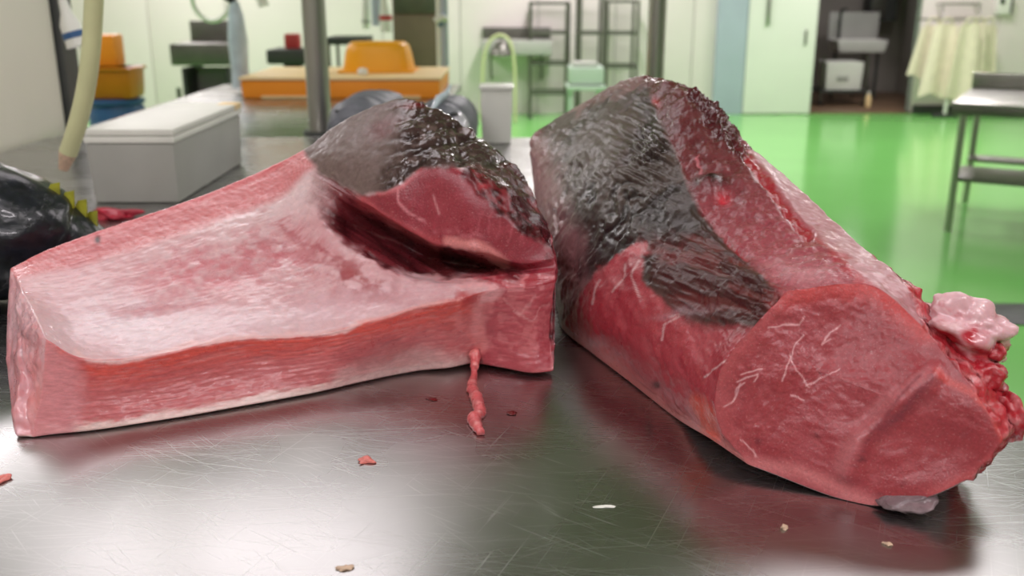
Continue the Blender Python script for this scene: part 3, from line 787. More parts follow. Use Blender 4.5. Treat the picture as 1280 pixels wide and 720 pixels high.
    T.put(fb * poly(qx, qy, [(752, 330), (790, 308), (812, 300), (815, 312), (790, 322), (760, 345)], 3) * .8, (188, 74, 84))
    T.put(fb * blob(qx, qy, 850, 390, 30, 7, -8) * .55, (160, 130, 138), .2)
    T.put(fb * blob(qx, qy, 980, 400, 16, 18) * .9, (196, 50, 46))
    # large cut end
    T.put(cap, (154, 50, 59), .4)
    T.put(cap * sstep(n_lo, .42, .66) * .3, (172, 80, 88))
    T.put(cap * sstep(n_mid, .5, .7) * .22, (182, 92, 98))
    T.put(cap * stroke(sx, sy, [(975, 370), (1030, 354), (1092, 358), (1126, 384), (1157, 411)], 16, 14) * .75, (204, 70, 70))
    T.put(cap * stroke(sx, sy, [(985, 366), (960, 395), (935, 420), (905, 455), (895, 500), (905, 545), (936, 580)], 12, 14) * .45, (192, 92, 96))
    T.put(cap * stroke(sx, sy, [(936, 582), (990, 586), (1040, 606), (1100, 632)], 8, 9) * .6, (206, 120, 122))
    T.put(cap * stroke(sx, sy, [(1262, 555), (1225, 595), (1170, 615)], 8, 8) * .5, (206, 96, 98))
    T.put(cap * stroke(sx, sy, [(1165, 468), (1110, 500), (1075, 535), (1050, 585)], 9, 9) * .6, (196, 116, 122))
    T.put(cap * stroke(sx, sy, [(1170, 466), (1130, 515), (1100, 535)], 4, 4) * .7, (132, 48, 62))
    T.put(cap * stroke(sx, sy, [(1150, 470), (1090, 540), (1070, 580)], 1.5, 2) * .7, (128, 48, 60))
    T.put(cap * stroke(sx, sy, [(1172, 466), (1215, 492), (1245, 520), (1256, 548)], 5, 4) * .7, (206, 70, 66))
    for a in ([(978, 480), (985, 445), (1004, 420)], [(985, 440), (1000, 470)], [(1040, 425), (1030, 432), (1040, 415), (1052, 405)], [(1010, 485), (1022, 478), (1034, 468), (1050, 460)], [(1000, 470), (1012, 486)], [(912, 500), (918, 485), (930, 480)], [(920, 478), (945, 470), (940, 480)], [(925, 470), (950, 462)], [(960, 410), (1000, 405), (1008, 395)], [(905, 510), (925, 480)], [(988, 495), (1000, 498)], [(925, 550), (940, 562), (945, 572)]):
        T.put(cap * stroke(px + wob * .6, py + wob2 * .6, a, .8, 1.1) * .75, (226, 168, 172), .25)
    for cx, cy in ((948, 551), (1098, 620), (1020, 545), (1130, 605), (1078, 574)):
        T.put(cap * blob(px, py, cx, cy, 4, 4) * .8, (100, 24, 36))
    # ragged red side beside the end face
    T.put(side * sstep(s, 5.5, 6.6), (176, 46, 56), .24)
    T.put(side * sstep(s, 5.5, 6.6) * sstep(n_mid, .47, .6) * .8, (206, 120, 124), .24)
    T.put(side * sstep(n_mid, .6, .7) * sstep(s, 5.5, 6.6), (110, 16, 28), .18)
    T.put((lay == 1) * 1.0, (186, 108, 112)); T.put((lay == 0) * (r > 9) * 1.0, (150, 130, 132))
    # relief
    nrm = normals(co, F); d = np.zeros(len(co))
    sk = smoothed(skin, F, 4); tp = smoothed(top, F, 4); dm = smoothed(dkm, F, 4)
    d += sk * (.35 + .65 * clus) * ((wr - .6) * .006 + (wr2 - .5) * .008 + (n_hi - .5) * .0008)
    d += sk * smoothed(blob(px, py, 815, 185, 45, 55), F, 2) * (ridged(np.stack([(px + py * .5) * .03, (py - px * .5) * .11, px * 0], 1), 2, 141) - .6) * .016
    d += dm * ((mb - .5) * .010)
    d += tp * ((n_mid - .5) * .006 + (vein - .6) * .0022 + (n_lo - .5) * .008)
    d += smoothed(lipm, F, 2) * (.004 + (n_mid - .5) * .008)
    d += smoothed(ragr, F, 2) * (fbm(P3 * 120, 3, 142) - .5) * .022
    d -= fb * blob(px, py, 888, 230, 18, 10) * .012
    d += fb * blob(px, py, 904, 247, 8, 7) * .006
    low = np.clip(fb - sk - tp - dm, 0, 1) * (r < 4.5)
    d += smoothed(low, F, 3) * ((ff - .5) * .006 + (n_mid - .5) * .004)
    d += strip * ((n_mid - .5) * .003)
    inner = np.clip((1 - rad) * 6, 0, 1)
    d += cap * inner * ((n_lo - .5) * .008 + (n_mid - .5) * .0024 + (n_hi - .5) * .0012)
    d += cap * inner * (.008 * blob(px, py, 1030, 450, 110, 80) - .008 * stroke(px, py, [(1168, 468), (1120, 510), (1075, 550), (1060, 590)], 6, 16) + .007 * blob(px, py, 1180, 560, 60, 50))
    d += side * sstep(s, 5.3, 6.5) * ((fbm(P3 * 55, 3, 143) - .5) * .020)
    d += (lay == 1) * (n_mid - .5) * .008
    d *= np.where((lay == 0) & ((r > 9) | (r < .2)), 0.0, 1)
    # ragged cut rim
    co = co + nrm * d[:, None]
    co[:, 2] = np.maximum(co[:, 2], TABLE_Z + .0008)
    nrm = normals(co, F)
    zone = np.zeros(len(co), int)                      # lower flank
    zone[strip > .5] = 1
    zone[top > .5] = 2
    zone[skin > .5] = 3
    zone[dkm > .5] = 4
    zone[(side > .5) & (s > 5.4)] = 6
    zone[cap > .5] = 5
    zone[(lay == 0) & (r >= 9)] = 7
    zone[(side > .5) & (s <= 5.4)] = 1
    zone[lay == 1] = 7
    root = thing('tuna_back_loin', 'tall raw tuna loin with wrinkled dark skin, its broad red cut end facing forward', 'tuna loin', tuple(np.array((.27, 1.2, TABLE_Z))))
    co = co - np.array(root.location)
    make_parts(root, co, F, nrm, T, zone,
               ['flank_flesh', 'fat_strip', 'red_upper_cut', 'skin', 'dark_membrane', 'cut_end', 'ragged_edge', 'underside'],
               [MM['flesh'], MM['membrane'], MM['dark'], MM['skin'], MM['dark'], MM['flesh'], MM['dark'], MM['membrane']])
    return root
belly = build_left()
backloin = build_right()

# ---------------- small parts of the loins
def lump(name, center, radii, paint_fn, mat, root, seed=0, disp=.004, freq=60, sub=5, rot=0.0):
    bm = bmesh.new(); bmesh.ops.create_icosphere(bm, subdivisions=sub, radius=1.0)
    me = bpy.data.meshes.new(name); bm.to_mesh(me); bm.free()
    n = len(me.vertices); v = np.empty(n * 3, np.float32); me.vertices.foreach_get('co', v); v = v.reshape(-1, 3).astype(float)
    nz = ridged(v * freq * radii[0] + 3.7 * seed, 3, 200 + seed)
    w = v * (1 + (nz - .6)[:, None] * disp / radii[0] * 2.2 + (fbm(v * 1.7 + seed * 5.1, 3, 300 + seed) - .5)[:, None] * .9) * np.array(radii)
    c, s = math.cos(rot), math.sin(rot)
    w = np.stack([w[:, 0] * c - w[:, 2] * s, w[:, 1], w[:, 0] * s + w[:, 2] * c], 1)
    co = w + np.array(center)
    T = Paint(n); paint_fn(T, co, v, nz)
    co[:, 2] = np.maximum(co[:, 2], TABLE_Z + .0008)
    me.vertices.foreach_set('co', (co - np.array(root.location)).astype(np.float32).ravel())
    a = me.attributes.new('Pigment', 'FLOAT_COLOR', 'POINT'); c4 = np.ones((n, 4), np.float32); c4[:, :3] = T.c; a.data.foreach_set('color', c4.ravel())
    g_ = me.attributes.new('Gloss', 'FLOAT', 'POINT'); g_.data.foreach_set('value', T.g.astype(np.float32))
    smooth(me); me.update()
    return link(name, me, mat, root)
def fat_paint(T, co, v, nz):
    T.fill((222, 172, 180), .3)
    px, py = project(co); m = fbm(v * 3.2 + 4, 3, 77)
    T.put(sstep(m, .55, .63) * .7, (206, 130, 140), .26)
    T.put(stroke(px + (m - .5) * 30, py + (m - .5) * 30, [(1172, 408), (1186, 420), (1200, 448)], 9, 6), (176, 40, 54), .22)
    T.put(stroke(px + (m - .5) * 30, py, [(1215, 415), (1222, 445), (1260, 440)], 8, 6), (186, 50, 64), .22)
    T.put(sstep(nz, .75, .9) * .5, (238, 206, 210))
fl = lump('fat_lump', atY(1206, 412, .955), (.047, .034, .030), fat_paint, MM['membrane'], backloin, 1, .0035, 30, rot=-.35)
fl['label'] = 'whitish fatty lump on the cut edge'
def red_paint(T, co, v, nz):
    T.fill((168, 36, 48), .22); m = fbm(v * 3 + 9, 3, 78)
    T.put(sstep(m, .5, .62) * .7, (214, 140, 144)); T.put(sstep(m, .2, .4) * 0, (0, 0, 0))
lump('torn_flesh', atY(1238, 436, .94), (.013, .02, .012), red_paint, MM['dark'], backloin, 2, .003, 60, sub=4)
lump('torn_flesh', atY(1226, 470, .925), (.020, .03, .022), red_paint, MM['dark'], backloin, 3, .004, 50, sub=4)
lump('torn_flesh', atY(1258, 522, .89), (.012, .03, .022), red_paint, MM['dark'], backloin, 4, .003, 60, sub=4)
def flap_paint(T, co, v, nz):
    T.fill((128, 108, 112), .3); T.put(sstep(nz, .6, .85) * .5, (112, 92, 98))
sf = lump('skin_flap', atY(1133, 617, .875), (.027, .03, .0065), flap_paint, MM['skin'], backloin, 5, .003, 60, sub=4, rot=.2)
sf['label'] = 'grey flap of skin under the cut end'
# dangling shred at the front of the belly loin
def shred(name, pts, rads, rgb, root):
    pp = spline(pts, 10); rr = np.interp(np.linspace(0, len(rads) - 1, len(pp)), range(len(rads)), rads)
    bm = bmesh.new(); tube_bm(bm, pp, list(rr), 14)
    me = mesh_of(bm, name); n = len(me.vertices)
    v = np.empty(n * 3, np.float32); me.vertices.foreach_get('co', v); v = v.reshape(-1, 3).astype(float)
    nn = np.array([tuple(x.normal) for x in me.vertices])
    nz = fbm(v * 120, 3, 61)
    v = v + nn * ((nz - .5) * .006)[:, None]; v[:, 2] = np.maximum(v[:, 2], TABLE_Z + .0008)
    me.vertices.foreach_set('co', (v - np.array(root.location)).astype(np.float32).ravel())
    T = Paint(n); T.fill(rgb, .28); T.put(sstep(nz, .5, .65) * .6, (224, 150, 146))
    a = me.attributes.new('Pigment', 'FLOAT_COLOR', 'POINT'); c4 = np.ones((n, 4), np.float32); c4[:, :3] = T.c; a.data.foreach_set('color', c4.ravel())
    g_ = me.attributes.new('Gloss', 'FLOAT', 'POINT'); g_.data.foreach_set('value', T.g.astype(np.float32))
    smooth(me); me.update(); return link(name, me, MM['flesh'], root)
zz = TABLE_Z + .004
sh = shred('dangling_shred', [atY(596, 425, 1.262), atY(594, 445, 1.245), atY(593, 457, 1.230), atZ(592, 468, zz), atZ(590, 485, zz), atZ(597, 500, zz), atZ(600, 515, zz), atZ(593, 525, zz), atZ(601, 541, zz)],
           [.002, .009, .006, .0045, .007, .008, .007, .009, .005], (204, 92, 96), belly)
sh['label'] = 'thin pink shred hanging from the lower edge'

# ------------------------------------------------------------------ things on and around the tables
V3 = lambda a: tuple(float(q) for q in a)
def up_to_ceiling(pt): return (float(pt[0]), float(pt[1]), CEIL_Z)
def frame_parts(root, rect, rad, mat, name):
    (x0, y0, z0), (x1, y1, z1) = rect

# posts
def post(px, py, Y, z0, rad, label):
    b = atZ(px, py, z0) if Y is None else atY(px, py, Y)
    t = thing('support_post', label, 'post', (float(b[0]), float(b[1]), z0), group=None)
    tube('tube', [(0, 0, .012), (0, 0, CEIL_Z - z0)], rad, M['steel'], t, 20)
    tube('base_plate', [(0, 0, 0), (0, 0, .012)], rad * 1.5, M['dark'], t, 20)
    return t
post(401, 167, None, TABLE_Z, .043, 'round steel post standing on the table edge in front of the long orange tray')
b = atY(816, 150, 4.75)
post(816, 150, 4.75, 0, .043, 'round steel post rising behind the tall dark skinned loin')

# grey box with white boards
t = thing('plastic_box', 'low grey plastic box carrying two white cutting boards', 'box', (-.94, 2.66, TABLE_Z))
box('body', (-.109, -.305, 0), (.109, .305, .150), M['tub'], t, .008, taper=.97)
for k, (lab, dz) in enumerate((('white cutting board lying directly on the grey box', 0), ('upper white cutting board with a yellowed corner', .018))):
    o = tag(box('cutting_board', (-1.05 + .002 * k, 2.352 + .004 * k, TABLE_Z + .151 + dz), (-.827 - .002 * k, 2.972, TABLE_Z + .167 + dz), M['board'], None, .004), lab, 'cutting board', 'white cutting boards')
    if k: box('stained_corner', (-.885, 2.90, TABLE_Z + .1685), (-.8285, 2.973, TABLE_Z + .1858), M['cream'], o, .003)

# hose and spray nozzle near the partition
hp = [up_to_ceiling(atY(119, -60, 2.0)), V3(atY(119, -60, 2.0)), V3(atY(117, 10, 2.0)), V3(atY(113, 70, 2.0)), V3(atY(106, 118, 2.0)), V3(atY(96, 158, 2.0)), V3(atY(85, 192, 2.0))]
h = thing('water_hose', 'pale yellow water hose hanging down beside the grey box', 'hose', hp[0])
def local(root, pts): return [tuple(Vector(q) - root.location) for q in pts]
hl_ = local(h, hp)
tube('hose_tube', [Vector(hl_[0]).lerp(Vector(hl_[1]), k / 8) for k in range(8)] + spline(hl_[1:], 8), .0185, M['hose'], h, 16)
e = [V3(atY(85, 191, 2.0)), V3(atY(79, 212, 2.0))]
eo = tube('hose_tip', local(h, e), [.0185, .010], M['palescrap'], h, 14); eo['label'] = 'brownish frayed end'
def nozzle(pts, rads, Y, label, ring, ringmat, group='hanging spray nozzles'):
    P = [V3(atY(a, b, Y)) for a, b in pts]
    r = thing('spray_nozzle', label, 'spray nozzle', up_to_ceiling(P[0]), group=group)
    tube('supply_hose', local(r, [up_to_ceiling(P[0]), P[0]]), rads[0], M['white'], r, 10)
    tube('body', local(r, P), rads, M['white'], r, 14)
    a, c = Vector(P[-2]), Vector(P[-1])
    q = [a.lerp(c, ring), a.lerp(c, ring + .28)]
    rr = rads[-2] + (rads[-1] - rads[-2]) * ring + .0025
    tube('ring', local(r, q), rr, M[ringmat], r, 14)
    return r
nozzle([(78, 0), (83, 16), (87, 30), (98, 58)], [.012, .016, .028, .033], 2.9, 'white spray nozzle with a blue ring beside the pale hose', .35, 'blue')

# fish and scraps on the table
def fish_body(name, label, cen, mat, parent_loc, belly=None, n=48):
    root = thing(name, label, 'fish', parent_loc)
    pp = spline([c[:3] for c in cen], 16); rr = np.interp(np.linspace(0, len(cen) - 1, len(pp)), range(len(cen)), [c[3] for c in cen])
    bm = bmesh.new(); tube_bm(bm, local(root, pp), list(rr), n)
    me = mesh_of(bm, 'body', 60); k = len(me.vertices)
    v = np.empty(k * 3, np.float32); me.vertices.foreach_get('co', v); v = v.reshape(-1, 3).astype(float)
    nn = np.array([tuple(q.normal) for q in me.vertices])
    v += nn * ((fbm(v * np.array((14, 30, 30)), 4, 400) - .5) * .016)[:, None]
    v[:, 2] = np.maximum(v[:, 2], .001)
    me.vertices.foreach_set('co', v.astype(np.float32).ravel()); me.update()
    o = link('body', me, mat, root)
    return root, o
df, dfo = fish_body('tuna_tail_section', 'glossy black tuna tail piece with yellow finlets behind the pale loin',
    [(-1.32, 1.42, TABLE_Z + .16, .158), (-1.0, 1.52, TABLE_Z + .142, .14), (-.84, 1.575, TABLE_Z + .112, .111), (-.78, 1.60, TABLE_Z + .083, .082), (-.725, 1.63, TABLE_Z + .054, .053), (-.66, 1.66, TABLE_Z + .034, .033), (-.58, 1.70, TABLE_Z + .022, .021)], M['fishskin'], (-1.0, 1.55, TABLE_Z))
for (a, b, Y, hh) in ((66, 236, 1.58, .03), (84, 246, 1.59, .03), (100, 258, 1.60, .034), (113, 270, 1.61, .028)):
    q = Vector(atY(a, b + 4, Y)) - df.location
    bm = bmesh.new()
    vs = [bm.verts.new(q + Vector(d)) for d in ((-.016, .004, -.012), (.010, .004, -.014), (.014, .0, hh * .55), (-.002, 0, hh * .45), (-.016, -.004, -.012), (.010, -.004, -.014))]
    for f in ((0, 1, 2, 3), (5, 4, 3, 2), (0, 3, 4), (1, 5, 2), (0, 4, 5, 1)): bm.faces.new([vs[i] for i in f])
    link('finlet', mesh_of(bm, 'finlet'), M['finlet'], df)
def fish_pair(lab, px, py, Y, r, dx, mat, name='tuna_piece'):
    c = atY(px, py, Y); z = TABLE_Z + r
    root, o = fish_body(name, lab, [(c[0] + dx * 1.0, Y + .55, z, r * .45), (c[0] + dx * .7, Y + .36, z, r * .85), (c[0] + dx * .3, Y + .16, z, r), (c[0], Y, z + .0, r * .96), (c[0] - dx * .1, Y - .08, z - .01, r * .75), (c[0] - dx * .15, Y - .12, z - .015, r * .35)], mat, (float(c[0]), Y, TABLE_Z))
    return root, c
f1, c1 = fish_pair('rounded grey piece of tuna lying behind the round post', 449, 150, 2.95, .104, .04, M['fishgrey'])
f2, c2 = fish_pair('grey piece of tuna with a pale gill plate beside the white bin', 549, 150, 2.88, .098, .03, M['fishgrey'])
for f_, c_, sgn in ((f1, c1, -1), (f2, c2, 1)):
    lathe('eye', [(.001, 0), (.014, .002), (.012, .006), (.001, .008)], M['black'], f_, 12, loc=(sgn * .05, -.06, .165))
bm = bmesh.new(); bmesh.ops.create_uvsphere(bm, u_segments=20, v_segments=12, radius=1.0)
for v in bm.verts: v.co = Vector((.02 + .04 * v.co.x + .035, -.03 + .09 * v.co.y, .095 + .075 * v.co.z))
o = link('gill_plate', mesh_of(bm, 'gill_plate', 60), simple('silver_gill', (190, 188, 196), .3, .2, .15, 14), f2); o['label'] = 'pale silvery gill plate'
bm = bmesh.new()
pts = [(-.02, -.05, .17), (.0, 0, .205), (.02, .06, .215), (.03, .10, .235)]
tube_bm(bm, pts, [.004, .012, .009, .003], 8)
link('fin', mesh_of(bm, 'fin', 60), M['film'], f2)

wbn = thing('white_bin', 'white plastic bin standing at the back edge of the steel table', 'bin', (-.054, 3.42, TABLE_Z))
c0 = atY(619, 140, 3.35)
box('body', (-.055, -.06, 0), (.055, .06, .185), M['white'], wbn, .008, taper=.92)
box('rim', (-.060, -.065, .185), (.060, .065, .198), M['white'], wbn, .004)

def scrap(name, px, py, rad, mat, label, cat, seed, flat=.35, elong=1.6, ang=0, group=None):
    c = atZ(px, py, TABLE_Z); rnd = random.Random(seed)
    bm = bmesh.new(); bmesh.ops.create_icosphere(bm, subdivisions=3, radius=1.0)
    ca, sa = math.cos(R(ang)), math.sin(R(ang)); ph = [rnd.uniform(0, 6.3) for _ in range(6)]
    for v in bm.verts:
        x, y, z = v.co
        k = 1 + .25 * math.sin(3.1 * x + ph[0] + 2 * y) + .2 * math.sin(5 * y + ph[1]) + .15 * math.sin(6 * x + ph[2] + 3 * z)
        x, y, z = x * rad * elong * k, y * rad * k + .35 * rad * math.sin(2.2 * x + ph[3]), max(-.9, z) * rad * flat * k
        v.co = (x * ca - y * sa, x * sa + y * ca, max(z + rad * flat * .6, 0.0004))
    o = link(name, mesh_of(bm, name, 70), mat); o.location = V3(c)
    return tag(o, label, cat, group)
scrap('meat_scrap', 458, 578, .0058, M['scrap'], 'small pink scrap of meat in front of the belly loin', 'scrap', 1, .5, 1.7, 15)
scrap('meat_scrap', 4, 601, .006, M['scrap'], 'pink crumb at the table beside the pale end face', 'scrap', 2, .5, 1.4, 40)
scrap('fat_scrap', 431, 711, .0055, M['palescrap'], 'pale smear of fat near the front of the table', 'scrap', 3, .3, 1.2, 60)
scrap('fat_scrap', 981, 661, .0036, M['palescrap'], 'tan crumb on the steel in front of the red cut end', 'scrap', 4, .6, 1.3, 70)
scrap('fat_scrap', 1109, 681, .0028, M['palescrap'], 'tiny pinkish crumb below the grey skin flap', 'scrap', 5, .6, 1.3, 100)
scrap('fat_scrap', 754, 634, .0025, M['white'], 'thin white sliver on the green reflection in the steel', 'scrap', 6, .3, 4.0, 0)
scrap('blood_drop', 640, 517, .0062, M['blood'], 'dark red blood drop beside the dangling shred', 'blood drop', 7, .25, 1.1, 0)
scrap('blood_drop', 540, 499, .005, M['blood'], 'faint blood drop in the shade under the belly loin', 'blood drop', 8, .2, 1.5, 20)
scrap('meat_trimming', 146, 272, .028, simple('red_trimming', (170, 40, 60), .3, 0, .3, 60, .4), 'red strip of trimmings lying behind the fat rim', 'scrap', 9, .5, 2.0, 5)

# long orange tray and the tub behind it
t = thing('fish_tray', 'long orange fish tray with a cream lid on the rear table', 'tray', (-.86, 5.25, TABLE_Z))
box('body', (-.50, -.36, 0), (.50, .36, .088), M['orange'], t, .012, taper=.99)
box('lid', (-.505, -.365, .090), (.505, .365, .105), M['cream'], t, .005)
for sx in (-.28, .28): box('skid', (sx - .12, -.362, .002), (sx + .12, -.34, .014), M['cream'], t, .003)
def tub(name, label, px, py, Y, w, hgt, dep, mat, z=None, taper=1.0, cat='tub'):
    c = atY(px, py, Y); z0 = float(c[2]) if z is None else z
    t = thing(name, label, cat, (float(c[0]), Y, z0))
    return t
t = tub('round_tub', 'upturned yellow plastic tub on the cream tray lid', 474, 80, 5.3, .36, .16, .3, M['yellow'], z=TABLE_Z + .106)
bm = bmesh.new(); rr = []
for (k, z) in ((1.0, 0), (.97, .03), (.90, .10), (.84, .135), (.74, .152), (.0, .155)):
    ring = []
    for i in range(40):
        a = 2 * math.pi * i / 40
        ring.append(bm.verts.new((.192 * k * math.copysign(abs(math.cos(a)) ** .6, math.cos(a)), .15 * k * math.copysign(abs(math.sin(a)) ** .6, math.sin(a)), z)))
    rr.append(ring)
for a, b in zip(rr[:-1], rr[1:]):
    for i in range(40): bm.faces.new((a[i], a[(i + 1) % 40], b[(i + 1) % 40], b[i]))
bm.faces.new(rr[0][::-1]); bm.verts.ensure_lookup_table()
bmesh.ops.remove_doubles(bm, verts=bm.verts, dist=.0005)
link('shell', mesh_of(bm, 'shell', 50), M['yellow'], t)
box('rim', (-.20, -.158, 0), (.20, .158, .012), M['yellow'], t, .004)
o = tag(lathe('white_cup', [(.02, 0), (.028, .01), (.024, .03), (.004, .036)], M['white'], None, 16, V3((atY(453, 82, 5.02)[0], 5.02, TABLE_Z + .106))), 'small white cup on the tray lid before the yellow tub', 'cup')

# drum and tub by the partition
c = atY(148, 150, 5.6); zc = float(c[2])
t = thing('barrel', 'blue plastic barrel behind the white boards', 'barrel', (float(c[0]), 5.6, 0))
lathe('body', [(.13, 0), (.15, .03), (.155, .3), (.15, .33), (.155, .36), (.155, zc + .06), (.14, zc + .095)], M['blue'], t, 28)
lathe('lid', [(.15, zc + .096), (.158, zc + .10), (.158, zc + .12), (.12, zc + .125)], M['blue'], t, 28)
zt = zc + .126
t = thing('amber_tub', 'amber plastic tub standing on the blue barrel', 'tub', (float(c[0]) + .0, 5.6, zt))
h1 = float(atY(150, 83, 5.6)[2]) - zt
box('body', (-.14, -.12, 0), (.145, .12, h1), M['orange_dark'], t, .03, taper=.93)
box('rim', (-.146, -.126, h1 - .02), (.150, .126, h1), M['orange_dark'], t, .008)
h2 = float(atY(150, 43, 5.6)[2]) - zt - h1 - .002
t = thing('jerry_can', 'orange plastic can with a black grip on the amber tub', 'can', (float(c[0]) - .03, 5.6, zt + h1 + .002))
box('body', (-.09, -.07, 0), (.085, .07, h2), M['orange'], t, .014)
tube('grip', spline([(-.07, -.07, h2 * .2), (-.07, -.105, h2 * .3), (-.07, -.105, h2 * .8), (-.07, -.07, h2 * .9)], 5), .016, M['black'], t, 10)

# wash trough against the far left
def legged(name, label, cat, x0, x1, y0, y1, ztop, group=None):
    t = thing(name, label, cat, (x0, y0, 0))
    for lx in (.03, x1 - x0 - .03):
        for ly in (.03, y1 - y0 - .03): tube('leg', [(lx, ly, 0), (lx, ly, ztop - .17)], .018, M['dull_steel'], t, 10)
    return t
Yw = 7.6
a, b = atY(211, 55, Yw), atY(288, 82, Yw)
t = legged('wash_trough', 'dull steel wash trough standing before the far wall, open underneath', 'trough', float(a[0]), float(b[0]), Yw, Yw + .5, float(b[2]))
w_ = float(b[0] - a[0]); zb, zt = float(b[2]), float(a[2])
box('basin', (0, 0, zb), (w_, .5, zt), M['dull_steel'], t, .01)
box('backsplash', (.02, .47, zt), (w_, .5, zt + .16), M['dull_steel'], t, .004)
box('side_panel', (.07, .02, .2), (.10, .48, zb - .02), M['dark'], t, .003)
box('side_panel', (w_ - .05, .02, .2), (w_ - .02, .48, zb - .02), M['dark'], t, .003)
box('shelf', (.07, .02, .55), (w_ - .02, .48, .57), M['dark'], t, .003)
box('basin_front', (.10, .30, .6), (w_ - .06, .31, zb - .03), M['tub'], t, .003)

# clear film roll hanging by its black holder
c = atY(298, 60, 5.2)
ztop = float(atY(298, 14, 5.2)[2]); zbot = float(atY(298, 112, 5.2)[2])
t = thing('film_tube', 'hanging tube of clear bluish film under a black holder', 'film roll', (float(c[0]), 5.2, CEIL_Z))
tube('hanger', [(0, 0, 0), (0, 0, ztop + .07 - CEIL_Z)], .008, M['dark'], t, 8)
tube('holder', [(-.05, 0, ztop + .085 - CEIL_Z), (.0, 0, ztop + .05 - CEIL_Z)], .024, M['black'], t, 10)
lathe('film', [(.02, zbot - CEIL_Z), (.05, zbot + .01 - CEIL_Z), (.045, (zbot + ztop) / 2 - .1 - CEIL_Z), (.052, (zbot + ztop) / 2 + .05 - CEIL_Z), (.04, ztop - .02 - CEIL_Z), (.02, ztop + .05 - CEIL_Z)], M['film'], t, 18)
# coiled white hose and wall gear
def hoop(name, label, cat, px, py, Y, rx, rz_, rad, mat, tail=True):
    c = atY(px, py, Y)
    t = thing(name, label, cat, V3(c))
    tube('coil', [(rx * math.cos(2 * math.pi * k / 28), .02 * math.sin(4 * math.pi * k / 28), rz_ * math.sin(2 * math.pi * k / 28)) for k in range(29)], rad, mat, t, 10)
    tube('hook', [(0, .03, rz_), (0, float(WALL_Y - c[1]), rz_)] if Y > 9 else [(0, 0, rz_), (0, 0, CEIL_Z - float(c[2]))], .008, M['dark'], t, 8)
    return t
hoop('coiled_hose', 'coiled white hose hanging above the steel wash trough', 'hose', 264, 2, 7.0, .13, .13, .017, M['white'])
nozzle([(318, -22), (325, -8), (330, 8)], [.012, .03, .034], 6.0, 'short white spray nozzle near the coiled hose', .3, 'white')
nozzle([(459, -12), (458, 5), (458, 22), (457, 36)], [.014, .03, .028, .024], 6.6, 'white nozzle above the yellow tub, slimmer of two', .2, 'tub')
nozzle([(480, -14), (480, 2), (482, 18), (483, 40)], [.020, .024, .038, .044], 6.4, 'white nozzle with a red ring above the yellow tub', .05, 'red')
tube_ = tag(tube('supply_pipe', [V3((atY(472, 30, 6.5)[0], 6.5, float(atY(472, 32, 6.5)[2]))), (float(atY(472, 30, 6.5)[0]), 6.5, CEIL_Z)], .036, M['bluegrey'], None, 14), 'thick blue grey hanging pipe between the two white nozzles', 'pipe')
# dark scale with a red box behind the post
c = atY(358, 78, 6.8); z0 = 0
t = thing('equipment_stand', 'dark grey stand behind the round post with a sloped top', 'stand', (float(c[0]), 6.8, 0))
zt = float(atY(358, 62, 6.8)[2])
box('top', (-.14, 0, zt - .10), (.16, .35, zt), M['dark'], t, .02)
box('column', (-.05, .12, .05), (.07, .24, zt - .1), M['dark'], t, .006)
box('foot', (-.14, 0, 0), (.16, .35, .05), M['dark'], t, .01)
o = tag(box('red_box', (float(c[0]) - .03, 6.9, zt + .001), (float(c[0]) + .07, 7.0, zt + .10), M['red'], None, .012), 'small red box on the dark stand', 'box')
c = atY(428, 60, 6.9)
t = thing('utility_cart', 'dark low cart half hidden between post and yellow tub', 'cart', (float(c[0]), 6.9, 0))
zt = float(atY(428, 47, 6.9)[2])
box('tray', (-.12, 0, zt - .05), (.16, .4, zt), M['dark'], t, .006); box('shelf', (-.12, 0, .3), (.16, .4, .33), M['dark'], t, .004)
for lx in (-.10, .14):
    for ly in (.02, .38): tube('leg', [(lx, ly, 0), (lx, ly, zt - .05)], .012, M['dull_steel'], t, 8)
# brown grey cabinet
a, b = atY(490, 0, 7.4), atY(549, 78, 7.4)
t = thing('steel_cabinet', 'brownish steel cabinet behind the yellow tub', 'cabinet', (float(a[0]), 7.4, 0))
w_ = float(b[0] - a[0])
box('body', (0, 0, .08), (w_, .45, 2.3), M['cardboard'], t, .006)
box('upper_door', (.012, -.018, 1.22), (w_ - .012, 0, 2.25), M['dull_steel'], t, .005)
box('lower_door', (.012, -.018, .14), (w_ - .012, 0, 1.20), M['cardboard'], t, .005)
box('plinth', (.02, .02, 0), (w_ - .02, .43, .08), M['dark'], t, .003)
# white stand pipe with spray gun
c = atY(557, 100, 5.95)
t = thing('stand_pipe', 'slim pale stand pipe beside the brownish cabinet', 'pipe', (float(c[0]), 5.95, 0))
tube('pipe', [(0, 0, 0.02), (0, 0, CEIL_Z)], .022, M['bluegrey'], t, 14)
tube('outer_pipe', [(-.034, .0, .02), (-.034, 0, CEIL_Z)], .016, M['white'], t, 12)
tube('floor_flange', [(-.01, 0, 0), (-.01, 0, .02)], .06, M['dull_steel'], t, 16)
q = [Vector(V3(atY(544, 27, 5.9))), Vector(V3(atY(553, 22, 5.9))), Vector(V3(atY(559, 24, 5.92)))]
tube('spray_gun', [tuple(v - t.location) for v in q], [.024, .02, .016], M['white'], t, 12)
tube('gun_grip', [tuple(q[1] - t.location), tuple(q[1] - t.location + Vector((-.02, 0, -.05)))], .012, M['blue'], t, 10)

